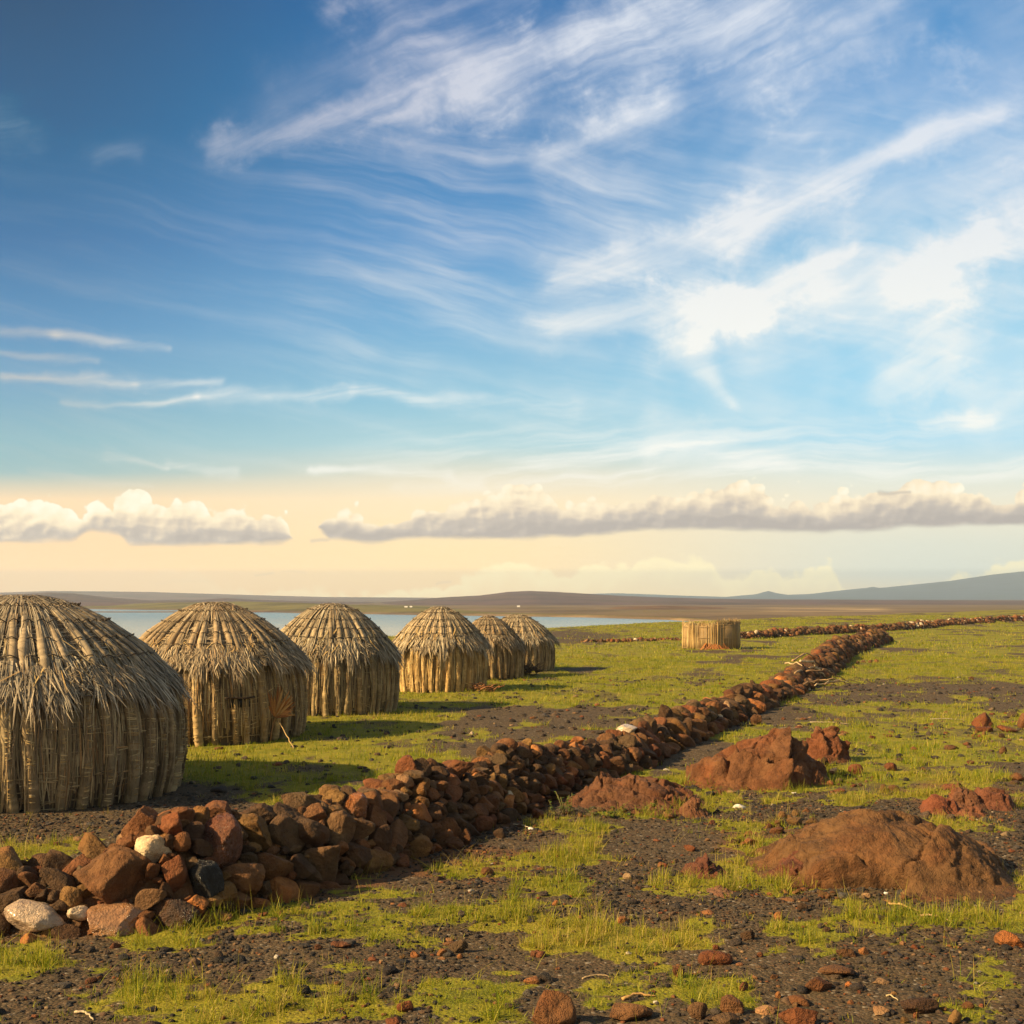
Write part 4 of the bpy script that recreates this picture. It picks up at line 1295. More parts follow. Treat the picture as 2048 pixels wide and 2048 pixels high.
# pale sheds on the far shore
def shed(px, py, w, h, label):
    t = (px - 1024) / F
    j = np.argmin(abs(tt - t))
    cand = np.where(yy > S[0, j] * 1.02)[0]
    # where the line of sight meets the far land
    row = next((k for k in cand if CZ - (py - HZ) / F * yy[k] <= tZ[k, j]), cand[20])
    Y = yy[row]; z = tZ[row, j]
    ww, hh = w / F * Y, h / F * Y
    root = empty('far_shed', (t * Y, Y, z), label, 'shed')
    bm = MB()
    x, d = ww / 2, ww * .35
    bm.add([(-x, -d, -.6), (x, -d, -.6), (x, d, -.6), (-x, d, -.6), (-x, -d, hh * .7), (x, -d, hh * .7), (x, d, hh * .7), (-x, d, hh * .7)], f4=[[0, 1, 5, 4], [1, 2, 6, 5], [2, 3, 7, 6], [3, 0, 4, 7]], c=(.75, .68, .58))
    bm.build('wall', M_PALE, root, smooth=False)
    bm = MB()
    x, d = x * 1.06, d * 1.1
    bm.add([(-x, -d, hh * .68), (x, -d, hh * .68), (x, d, hh * .68), (-x, d, hh * .68), (-x, 0, hh), (x, 0, hh)], f4=[[0, 1, 5, 4], [2, 3, 4, 5], [3, 2, 1, 0]], f3=[[0, 4, 3], [1, 2, 5]], c=(.8, .76, .7))
    bm.build('roof', M_PALE, root, smooth=False)


M_PALE, nt_p, p_p = material('pale_paint')
nt_p.links.new(attr(nt_p, 'Col'), p_p.inputs['Base Color'])
p_p.inputs['Roughness'].default_value = .8
shed(812, 1215, 6, 2.6, 'tiny pale shed across the lake, the larger of two standing together')
shed(822, 1215, 5, 2.6, 'tiny pale shed across the lake, the narrower of two standing together')
shed(1037, 1214, 6, 2.6, 'tiny pale shed alone on the slope under the mesa across the lake')


# ------------------------------------------------------------------ stones
def stone_shape(seed, sub=3, planes=14, sharp=14, rough=.05, lo=.62):
    g = np.random.default_rng(seed)
    u, f = ICO[sub]
    n = g.normal(0, 1, (planes, 3)); n /= np.linalg.norm(n, axis=1)[:, None]
    d = g.uniform(lo, 1.0, planes)
    q = np.clip(u @ n.T, 0, None) / d
    r = (np.sum(q ** sharp, axis=1) + (1 / 1.15) ** sharp) ** (-1.0 / sharp)
    o = seed * 1.7
    r = r * (1 + rough * 2.2 * (fbm(u[:, 0] * 1.6 + o, u[:, 1] * 1.6, u[:, 2] * 1.6, seed=seed, octv=3) - .5) + rough * 1.4 * (fbm(u[:, 0] * 5 + o, u[:, 1] * 5, u[:, 2] * 5, seed=seed + 7, octv=3) - .5))
    return u * r[:, None], f


POOL = []
for k in range(26):
    v, f = stone_shape(500 + k, 4, 7 + k % 7, (18, 30, 60)[k % 3], (.06, .08, .10)[k % 3], .50)
    POOL.append(mesh('stone', v, [f], M_ROCK))
POOL_LO = [stone_shape(900 + k, 3, 7 + k % 7, (18, 30, 50)[k % 3], .09, .5) for k in range(14)]
POOL_TINY = [stone_shape(950 + k, 1, 7, 24, .12, .5) for k in range(12)]
PAL = {'bleached': (.50, .37, .25), 'rust': (.178, .082, .031), 'dark brown': (.088, .048, .022), 'red': (.182, .070, .027), 'ochre': (.205, .110, .035), 'grey brown': (.130, .078, .036), 'pale': (.62, .50, .33), 'cream': (.66, .54, .34), 'black': (.030, .026, .023), 'orange': (.37, .15, .045), 'tan': (.34, .20, .095)}
USED = {}


def put_stone(name, me, loc, scale, rot, col, label=None, cat='stone', group=None, mat=None):
    o = bpy.data.objects.new(name, me)
    COL.objects.link(o)
    o.location = loc; o.scale = scale; o.rotation_euler = rot
    o.color = tuple(col) + (1,)
    if label: tag(o, label, cat, group)
    return o


def rot_matrix(g):
    return Euler(tuple(g.uniform(0, 2 * np.pi, 3))).to_matrix()


def on_heap(px, py):
    """the point where the pile's flank lies in that direction"""
    t = (px - 1024) / F
    Y = np.linspace(6.5, 60, 8000)
    z = CZ - (py - HZ) / F * Y
    h = heap(t * Y, Y)
    d = z - h
    hit = np.where((d < 0) & (h > 0.0))[0]
    if len(hit) and z[hit[0]] > -.05:
        i = hit[0]
    else:
        near = np.where(h > max(.05, .62 * h.max()))[0]
        i = near[np.argmin(d[near])] if len(near) else np.argmin(abs(z))
    return t * Y[i], Y[i], z[i]


# the stones one can tell apart: centre, width, height in the photo, tilt, colour, finish
HERO = [(233, 1765, 168, 130, -8, 'rust', 0, 'largest stone of the pile, smooth rust brown with a wet patch at one corner'), (64, 1842, 142, 70, -14, 'bleached', 2, 'pale pitted block glittering in the sun at the near end of the pile'),
        (231, 1853, 134, 82, -6, 'tan', 2, 'speckled sparkling brown stone directly under the largest smooth stone'), (302, 1706, 78, 64, 6, 'cream', 0, 'clean cream white stone lying on the largest smooth stone'),
        (437, 1700, 120, 120, 20, 'red', 1, 'big wet glossy red stone with bright highlights'), (405, 1764, 74, 80, 25, 'black', 1, 'black shiny stone tucked under the wet glossy red one'),
        (281, 1655, 84, 86, 20, 'rust', 0, 'upright cracked rust stone above the cream white stone'), (190, 1704, 112, 50, -32, 'ochre', 0, 'long ochre slab leaning up toward the upright rust stone'), (121, 1770, 96, 46, -30, 'dark brown', 0, 'long dark brown slab leaning beside the largest smooth stone'),
        (26, 1808, 88, 64, -10, 'dark brown', 0, 'dark brown stone cut by the frame edge above the pale pitted block'), (536, 1738, 100, 74, 0, 'rust', 0, 'rounded blocky rust stone beneath the wet glossy red one'), (647, 1730, 98, 92, 15, 'grey brown', 0, 'grey brown stone pitted with orange hollows'),
        (350, 1834, 102, 72, 5, 'dark brown', 1, 'dark wet banded stone at the foot beside the speckled sparkling one'), (135, 1874, 66, 44, -10, 'dark brown', 0, 'small brown stone wedged below between the pale and speckled blocks'), (143, 1800, 44, 52, 0, 'ochre', 0, 'small ochre stone squeezed behind the largest stone'),
        (349, 1750, 48, 70, 12, 'red', 0, 'narrow red stone standing between cream and black stones'), (331, 1784, 36, 36, 0, 'dark brown', 0, 'little round brown stone in the gap beside the largest stone'), (345, 1656, 52, 56, 30, 'red', 0, 'dark red split stone beside the upright rust stone'),
        (364, 1684, 38, 42, 20, 'rust', 0, 'small rust stone touching the wet glossy red one'), (399, 1644, 54, 66, -40, 'ochre', 0, 'ochre slab slanting down from the flat topped red stone'), (436, 1611, 78, 54, -8, 'red', 0, 'flat topped red stone high on the first hump of the pile'),
        (520, 1606, 78, 62, 10, 'dark brown', 0, 'knobbly dark brown stone on the first hump'), (598, 1602, 82, 50, -3, 'grey brown', 0, 'wide flat topped brown stone on the crest'), (669, 1632, 52, 48, 28, 'ochre', 0, 'smooth ochre stone beside the wet ochre slab'),
        (712, 1622, 58, 70, -25, 'orange', 1, 'wet ochre slab with white glints on the pile front'), (752, 1580, 64, 38, -12, 'red', 0, 'flat red stone on the crest beside a bleached chip'), (818, 1541, 56, 58, 0, 'red', 0, 'bright red round stone topping the second hump'),
        (842, 1545, 40, 54, 0, 'dark brown', 0, 'dark cracked stone pressed against the bright red round one'), (903, 1542, 92, 56, 22, 'red', 0, 'long red wedge stone on the second hump'), (809, 1567, 36, 34, 0, 'tan', 0, 'tan squarish stone just under the bright red round one'),
        (798, 1593, 38, 30, 3, 'tan', 0, 'tan brick shaped stone below the tan squarish one'), (840, 1586, 42, 34, 15, 'ochre', 0, 'ochre brick shaped stone beside the tan ones'), (879, 1576, 38, 28, 0, 'rust', 0, 'oval rust stone under the long red wedge'),
        (756, 1681, 60, 60, 0, 'dark brown', 0, 'big dark angular stone at the foot below the tan brick shaped stone'), (842, 1663, 54, 46, 10, 'dark brown', 0, 'wide dark stone beside the big dark angular one'), (560, 1789, 82, 60, -18, 'orange', 0, 'orange rust stone at the foot below the rounded blocky one'),
        (652, 1786, 68, 40, 0, 'rust', 0, 'half buried rust stone behind the tall grass at the foot'), (520, 1814, 48, 44, -20, 'orange', 0, 'small orange stone in the grass at the foot'), (476, 1806, 48, 44, -20, 'rust', 0, 'small rust stone near the foot beside the little orange one'),
        (430, 1840, 74, 34, 0, 'rust', 0, 'rust stone sunk in the green grass at the foot'), (1248, 1460, 52, 36, 0, 'pale', 2, 'grey white speckled stone on the wall top beside a red block'), (1228, 1434, 36, 30, 5, 'red', 0, 'red block with white streaks topping the wall beside the speckled stone'),
        (1437, 1440, 26, 22, 0, 'pale', 0, 'whitish stone low in the wall near the lone round stone'), (1330, 1430, 32, 48, 20, 'dark brown', 0, 'tall leaning dark stone standing up from the wall top'), (1148, 1500, 38, 36, 20, 'orange', 0, 'bright orange angular stone in the wall face'),
        (1152, 1466, 36, 22, 15, 'orange', 0, 'orange slab on the wall crest beyond the second hump'), (1455, 1410, 42, 22, 0, 'grey brown', 0, 'long grey brown slab on the wall top'), (1398, 1412, 32, 18, 0, 'red', 0, 'red flat slab on the wall top before the grey brown one'),
        (1540, 1357, 46, 18, 5, 'red', 0, 'flat red slab on the wall top near the dead branches'), (1590, 1388, 40, 34, 0, 'rust', 0, 'big blocky stone standing out from the wall below the branches'), (1505, 1370, 12, 32, 0, 'dark brown', 0, 'thin upright stone poking above the wall'),
        (1190, 1570, 24, 22, 0, 'orange', 0, 'little orange stone low in the wall face'), (1021, 1595, 20, 26, 20, 'pale', 0, 'small whitish stone in the wall face'), (970, 1502, 34, 28, 0, 'ochre', 0, 'ochre stone with white spots on the crest of the small stone stretch')]
g = np.random.default_rng(33)
placed = []            # x, y, z, r
PLANAR = []            # things listed for the label writer


class Rec:
    pass


for i, (px, py, w, h, tilt, colr, fin, lb) in enumerate(HERO):
    x, y, z = on_heap(px, py)
    a, c = w / 2 * y / F, h / 2 * y / F
    b = (a + c) / 2 * .95
    z = min(z, max(float(heap(x, y)), 0) + .42 * c)              # rests on the pile, never above it
    x, y = x * (1 + .35 * b / y), y * (1 + .35 * b / y)
    z = min(z, max(float(heap(x, y)), 0) + .62 * c)
    gs = np.random.default_rng(700 + i)
    v, f = stone_shape(1300 + i * 3, 5 if w > 60 else 4, 9 + i % 6, (26, 18, 40)[i % 3], .075, .58)
    v = v @ np.array(rot_matrix(gs)).T
    v = v / np.abs(v).max(axis=0)
    v = v * np.array((a, b, c)) * 1.04
    th = -R(tilt)
    v = v @ np.array([[math.cos(th), 0, math.sin(th)], [0, 1, 0], [-math.sin(th), 0, math.cos(th)]]).T
    me = mesh('rubble_stone', v, [f], (M_ROCK, M_WET, M_SPECK)[fin])
    put_stone('rubble_stone', me, (x, y, z), (1, 1, 1), (0, 0, 0), np.array(PAL[colr]) * gs.uniform(.88, 1.12), lb, 'stone', 'stones of the rubble wall')
    placed.append((x, y, z, (a + c) / 2))

# the rest of the pile: big first, then smaller ones into the gaps
def along(x, y, W=WALL):
    best, s0 = None, 0.0
    out_s = np.zeros_like(x); out_d = np.full_like(x, 1e9); sg = np.zeros_like(x)
    for a, b in zip(W[:-1], W[1:]):
        ex, ey = b[0] - a[0], b[1] - a[1]; l = math.hypot(ex, ey)
        t = np.clip(((x - a[0]) * ex + (y - a[1]) * ey) / (l * l), 0, 1)
        d = np.hypot(x - a[0] - t * ex, y - a[1] - t * ey)
        w = d < out_d
        out_s = np.where(w, s0 + t * l, out_s); out_d = np.where(w, d, out_d)
        sg = np.where(w, np.sign(ex * (y - a[1]) - ey * (x - a[0])), sg)
        s0 += l
    return out_s, out_d, sg, s0


def size_range(s):
    lo = np.interp(s, [0, 2.2, 3.6, 5, 8, 9.5, 12, 60], [.04, .04, .04, .036, .045, .055, .065, .09])
    hi = np.interp(s, [0, 2.2, 3.6, 5, 8, 9.5, 12, 60], [.155, .145, .115, .086, .090, .125, .155, .21])
    return lo, hi


def rain(W, n, seed, k, depth, grow=1.0, smin=0, smax=1e9, dens=.80):
    """throw stones on the pile's surface and keep those that find room"""
    g = np.random.default_rng(seed)
    seg_l = np.hypot(*np.diff(W[:, :2], axis=0).T); cum = np.concatenate([[0], np.cumsum(seg_l)])
    s = g.uniform(max(0, smin), min(cum[-1], smax), n) if smin or smax < 1e8 else cum[-1] * g.random(n) ** 1.5
    x = np.interp(s, cum, W[:, 0]); y = np.interp(s, cum, W[:, 1]); w = np.interp(s, cum, W[:, 3])
    ang = g.uniform(0, 2 * np.pi, n); rad = w * np.sqrt(g.random(n)) * 1.02
    x = x + rad * np.cos(ang); y = y + rad * np.sin(ang)
    ss, dd, sg, _ = along(x, y, W)
    lo, hi = size_range(ss)
    r = (lo + (hi - lo) * g.random(n) ** 2.2) * k
    z = heap(x, y, W) - depth
    o = np.argsort(-r)
    cell = .42
    grid = {}
    for q in placed:
        grid.setdefault((int(q[0] // cell), int(q[1] // cell)), []).append(q)
    out = []
    for i in o:
        cx, cy = int(x[i] // cell), int(y[i] // cell)
        ok = True
        for a in (-1, 0, 1):
            for b in (-1, 0, 1):
                for q in grid.get((cx + a, cy + b), ()):
                    dx_, dy_, dz_ = q[0] - x[i], q[1] - y[i], q[2] - z[i]
                    if dx_ * dx_ + dy_ * dy_ + dz_ * dz_ < (dens * (q[3] + r[i])) ** 2:
                        ok = False; break
                if not ok: break
            if not ok: break
        if ok:
            q = (x[i], y[i], z[i] , r[i])
            grid.setdefault((cx, cy), []).append(q); out.append(q)
    return out


fill = rain(WALL, 26000, 1, 1.0, .02)
placed += fill
fill2 = rain(WALL, 16000, 2, .55, .05, dens=.70)
cols = [('rust', .29), ('dark brown', .30), ('red', .10), ('ochre', .10), ('grey brown', .16), ('orange', .03), ('tan', .02), ('pale', .006)]
cn = [c for c, _ in cols]; cw = np.array([w for _, w in cols]); cw /= cw.sum()
allst = [q + (1,) for q in fill] + [q + (0,) for q in fill2]
arr = np.array(allst)
# how much of each shows from the path: paint discs from far to near
idb = np.full((1024, 1024), -1, np.int32)
blk = [(q, -2 - i) for i, q in enumerate(placed[:len(HERO)])]
allp = [(q[:4], i) for i, q in enumerate(allst)] + blk
allp.sort(key=lambda q: -q[0][1])
for (x, y, z, r), i in allp:
    px, py = (1024 + F * x / y) / 2, (HZ - F * (z - CZ) / y) / 2
    pr = F * r / y / 2
    x0, x1, y0, y1 = int(max(0, px - pr)), int(min(1024, px + pr + 1)), int(max(0, py - pr)), int(min(1024, py + pr + 1))
    if x1 <= x0 or y1 <= y0: continue
    Yg, Xg = np.mgrid[y0:y1, x0:x1]
    idb[y0:y1, x0:x1][((Xg - px) ** 2 + (Yg - py) ** 2) < pr * pr] = i
cnt = np.bincount(idb[idb >= 0], minlength=len(allst))
order = np.argsort(-cnt)
NSOLO = 300 - len(HERO)
solo = set(int(i) for i in order[:NSOLO] if cnt[i] > 0)
shade = {'rust': 'rust brown', 'dark brown': 'dark brown', 'red': 'brick red', 'ochre': 'ochre', 'grey brown': 'grey brown', 'orange': 'orange', 'tan': 'tan', 'pale': 'whitish'}
sec_names = [(1.6, 'at the near end'), (3.2, 'on the first hump'), (4.6, 'between the humps'), (6.2, 'on the second hump'), (8.0, 'in the small stone stretch'), (9.6, 'before the low red ledge'), (11.5, 'beyond the red ledge'), (15.0, 'past the speckled stone'), (21.0, 'near the dead branches'), (99, 'beyond the branches')]
recs, rub = [], MB()
sarr, darr, sgarr, _ = along(arr[:, 0], arr[:, 1])
for i, (x, y, z, r, top) in enumerate(allst):
    colr = cn[g.choice(len(cn), p=cw)]
    if colr == 'pale' and r > .075: colr = 'tan'
    e = np.array((g.uniform(.95, 1.35), g.uniform(.8, 1.1), g.uniform(.62, .95))) * r * 1.18
    rot = (g.normal(0, .45), g.normal(0, .45), g.uniform(0, 2 * np.pi))
    c = np.array(PAL[colr]) * g.uniform(.75, 1.2)
    if i in solo:
        k = int(g.integers(0, len(POOL)))
        o = put_stone('rubble_stone', POOL[k], (x, y, z), tuple(e), rot, c)
        sz = 'big' if r > .13 else 'middling' if r > .085 else 'small'
        shp = ('rounded', 'angular', 'jagged')[k % 3]
        hfrac = z / max(.1, float(np.interp(sarr[i], np.concatenate([[0], np.cumsum(np.hypot(*np.diff(WALL[:, :2], axis=0).T))]), WALL[:, 2])))
        crs = 'on the crest' if hfrac > .78 else 'halfway up' if hfrac > .36 else 'at the foot'
        sec = next(nm for lim, nm in sec_names if sarr[i] < lim)
        recs.append((sarr[i], f'{sz} {shade[colr]} {shp} stone', crs, sec, o))
    else:
        src = POOL_LO if y < 24 else POOL_TINY
        v, f = src[int(g.integers(0, len(src)))]
        m = np.array(Euler(rot).to_matrix())
        rub.add((v * e) @ m.T + np.array((x, y, z)), f3=f, c=c)
words_n = ['first', 'second', 'third', 'fourth', 'fifth', 'sixth', 'seventh', 'eighth', 'ninth', 'tenth', 'eleventh', 'twelfth']


def name_all(recs, cat, group, coming):
    by = {}
    for r_ in sorted(recs, key=lambda q: q[0]):
        by.setdefault(r_[1:4], []).append(r_)
    for (d, c, s_), lst in by.items():
        for n_, r_ in enumerate(lst):
            lb = f'{d} {c} {s_}' if len(lst) == 1 else f'{words_n[n_]} of the {d}s {c} {s_}' if coming == 'along' else f'{d} {c} {s_}, {words_n[n_]} nearest'
            tag(r_[4], ' '.join(lb.split()), cat, group)


name_all(recs, 'stone', 'stones of the rubble wall', 'along')
# the low cross wall far off is too small to tell stone from stone
placed2 = placed; placed = []
g = np.random.default_rng(5)
for k, (n, sc) in enumerate(((9000, .95), (7000, .6))):
    for x, y, z, r in rain(WALL2, n, 40 + k, sc, .02, dens=.72, smin=.01, smax=1e7):
        v, f = POOL_TINY[int(g.integers(0, 12))]
        e = np.array((g.uniform(.9, 1.3), g.uniform(.8, 1.1), g.uniform(.7, 1.1))) * r * 1.15
        m = np.array(Euler((g.normal(0, .5), g.normal(0, .5), g.uniform(0, 6.28))).to_matrix())
        colr = 'pale' if g.random() < .035 else cn[g.choice(len(cn), p=cw)]
        rub.add((v * e * (1.2 if colr == 'pale' else 1)) @ m.T + np.array((x, y, z)), f3=f, c=np.array(PAL[colr]) * g.uniform(.8, 1.2))
tag(rub.build('rubble', M_ROCK_COL), kind='stuff')
placed = placed2

# ------------------------------------------------------------------ outcrops
def mound(name, px0, px1, pyb, pyt, depth, peak, seed, colr, label, skew=0.0, crack=.03, rough=.10, sub=5, steep=1.7, cat='rock'):
    g = np.random.default_rng(seed)
    cx = (px0 + px1) / 2
    x0, yb = G(cx, pyb)
    a = (px1 - px0) / 2 * yb / F * 1.03
    b = depth / 2
    yc = yb + b * .85
    x0 = (cx - 1024) / F * (yb + b * .5)
    hgt_ = CZ - (pyt - HZ) / F * (yc + b * .1)
    o = seed * 3.1
    nr_, na = {5: (110, 300), 4: (60, 160)}[sub]
    rho = np.linspace(0, 1.12, nr_)[:, None] ** .8; th = (np.arange(na) / na * 2 * np.pi)[None, :]
    out = 1 + .42 * (fbm(np.cos(th) * 1.4 + o, np.sin(th) * 1.4, seed=seed, octv=4) - .5)
    X_ = peak * (1 - np.clip(rho, 0, 1)) + rho * out * np.cos(th); Y_ = rho * out * np.sin(th)
    kn = .82
    zk = 1 - kn ** steep
    Z_ = np.where(rho < kn, 1 - np.clip(rho, 0, 2) ** steep, zk * np.clip(1 - (rho - kn) / .34, 0, 1) ** (1.0 + steep * .34 * kn ** (steep - 1) / max(zk, .05) * .35) - .03 * (rho > 1.10)) * np.ones_like(th)
    v = np.stack([(X_ * a).ravel(), (Y_ * b).ravel(), (Z_ * hgt_).ravel()], -1)
    ii_ = np.arange(nr_ - 1)[:, None] * na; jj_ = np.arange(na)[None, :]; kk_ = (jj_ + 1) % na
    f = np.stack([ii_ + jj_, ii_ + na + jj_, ii_ + na + kk_, ii_ + kk_], -1).reshape(-1, 4)
    m = min(a, b, hgt_ * 1.6)
    nrm = np.stack([v[:, 0] / a * hgt_ / a, v[:, 1] / b * hgt_ / b, np.full(len(v), .75)], -1); nrm /= np.linalg.norm(nrm, axis=1)[:, None]
    # fractured blocks: every cell of a random set is tilted and lifted on its own
    warp = np.stack([fbm(v[:, 0] * 4 + q, v[:, 1] * 4, v[:, 2] * 4, seed=seed + 20 + int(q)) - .5 for q in (0, 31, 62)], -1)
    def blocks(n, lift, tilt, wq):
        c = np.stack([g.uniform(-1.1, 1.1, n) * a, g.uniform(-1.1, 1.1, n) * b, g.uniform(0, 1, n) * hgt_], -1)
        vw = v + warp * wq
        d = np.stack([((vw - q) ** 2 * np.array((1, 1, 1.6))).sum(1) for q in c], -1)
        k = np.argsort(d, axis=1)[:, :2]
        i1 = np.arange(len(v))
        d1_, d2_ = np.sqrt(d[i1, k[:, 0]]), np.sqrt(d[i1, k[:, 1]])
        tl = g.normal(0, tilt, (n, 3))
        h = (g.normal(0, lift, n))[k[:, 0]] + ((v - c[k[:, 0]]) * tl[k[:, 0]]).sum(1)
        return h * sstep(0, .10 * m, d2_ - d1_), np.clip(1 - (d2_ - d1_) / (.035 + .02 * m), 0, 1)
    h1, e1 = blocks(max(8, int(14 * a * b / m ** 2)), m * rough * .55, .22, .25)
    h2, e2 = blocks(max(20, int(70 * a * b / m ** 2)), m * rough * .22, .20, .15)
    d1 = fbm(v[:, 0] / m * 1.2 + o, v[:, 1] / m * 1.2, v[:, 2] / m * 1.2, seed=seed + 1, octv=4) - .5
    d2 = fbm(v[:, 0] * 9 + o, v[:, 1] * 9, v[:, 2] * 9, seed=seed + 2, octv=5, gain=.62) - .5
    rub_ = np.clip(fbm(v[:, 0] * 1.6 + o, v[:, 1] * 1.6, seed=seed + 9) - .42, 0, 1) * 4
    dd = rough * 1.1 * m * d1 + (.040 + .060 * np.clip(rub_, 0, 1)) * d2 * min(1, .30 + m) + h1 + h2 * (.3 + .55 * rub_) - crack * .8 * e1 ** 2 - crack * .35 * e2 ** 2 * (.3 + np.clip(rub_, 0, 1))
    v = v + nrm * dd[:, None] * sstep(-.02, .10, hgt_ * (1.02 - np.clip(rho, 0, 1.1) * np.ones_like(th))).reshape(-1)[:, None]
    me = mesh(name, v, [f], M_ROCK)
    z0 = float(gz_at(np.array(x0), np.array(yc)))
    return put_stone(name, me, (x0, yc, z0 - .03), (1, 1, 1), (0, 0, 0), np.array(PAL.get(colr, colr)), label, cat)


mound('rock_outcrop', 1512, 2062, 1796, 1603, 2.1, -.05, 31, (.148, .074, .029), 'big broad brown rock outcrop with cracked flanks and a tuft of grass', crack=.06, rough=.12, sub=5, steep=1.75).scale = (1, 1, .93)
mound('rock_outcrop', 1372, 1668, 1577, 1452, 1.9, .34, 12, (.162, .068, .027), 'peaked red brown rock mound with one long gentle side', crack=.04, rough=.09, sub=5, steep=1.2)
mound('boulder', 1612, 1702, 1527, 1452, .62, 0, 13, (.165, .066, .028), 'rounded brown boulder just behind the peaked red mound', crack=.02, rough=.09, sub=4, steep=2.8)
mound('rock_ledge', 1136, 1404, 1624, 1554, 1.7, .1, 14, (.145, .062, .028), 'low flat ridged red ledge in front of the rubble wall', crack=.04, rough=.12, sub=5, steep=2.2)
mound('rock_ledge', 1352, 1424, 1634, 1586, .55, 0, 15, (.18, .082, .038), 'small pinkish rock hump at the end of the low flat ledge', crack=.02, sub=4, steep=1.3)
mound('rock_slab', 1530, 1652, 1764, 1696, .55, .25, 16, (.15, .054, .027), 'smooth dark red slab leaning at the foot of the big outcrop', crack=.01, rough=.07, sub=4, steep=1.4)
mound('rock_slab', 1640, 1714, 1776, 1696, .42, .0, 17, (.175, .062, .029), 'upright red slab between the dark red slab and the outcrop', crack=.01, rough=.07, sub=4, steep=1.5)
mound('rock_slab', 1880, 2026, 1780, 1690, .9, -.5, 18, (.175, .090, .033), 'smooth golden brown slab on the low flank of the big outcrop', crack=.02, rough=.05, sub=4, steep=1.3)
mound('rock_hump', 1362, 1470, 1762, 1710, .6, -.15, 19, (.135, .050, .027), 'dark red split rock hump in green grass before the big outcrop', crack=.04, rough=.12, sub=4, steep=1.5)
mound('rock_hump', 1400, 1490, 1798, 1764, .45, 0, 20, (.235, .12, .07), 'flat pinkish rock lying below the dark red split hump', crack=.01, rough=.08, sub=4, steep=1.2)
mound('rock_hump', 1842, 1922, 1634, 1590, .5, -.1, 24, (.180, .064, .030), 'smooth red rock hump at the near end of the red rock row', crack=.02, rough=.09, sub=4, steep=2.2)
mound('rock_hump', 1895, 1975, 1620, 1574, .6, 0, 25, (.165, .070, .033), 'middle brown rock hump of the red rock row', crack=.03, rough=.09, sub=4, steep=2.2)
mound('rock_hump', 1945, 2034, 1620, 1574, .6, 0, 26, (.165, .060, .029), 'dark red rock hump at the far end of the red rock row', crack=.03, rough=.09, sub=4, steep=2.4)
mound('rock_hump', 1898, 1985, 1636, 1612, .4, 0, 27, (.19, .072, .032), 'low red rock lying in front of the red rock row', crack=.02, rough=.1, sub=4, steep=2.0)
mound('rock_hump', 1880, 1945, 1588, 1564, .5, 0, 28, (.17, .066, .030), 'flat red rock behind the red rock row', crack=.02, rough=.1, sub=4, steep=2.0)

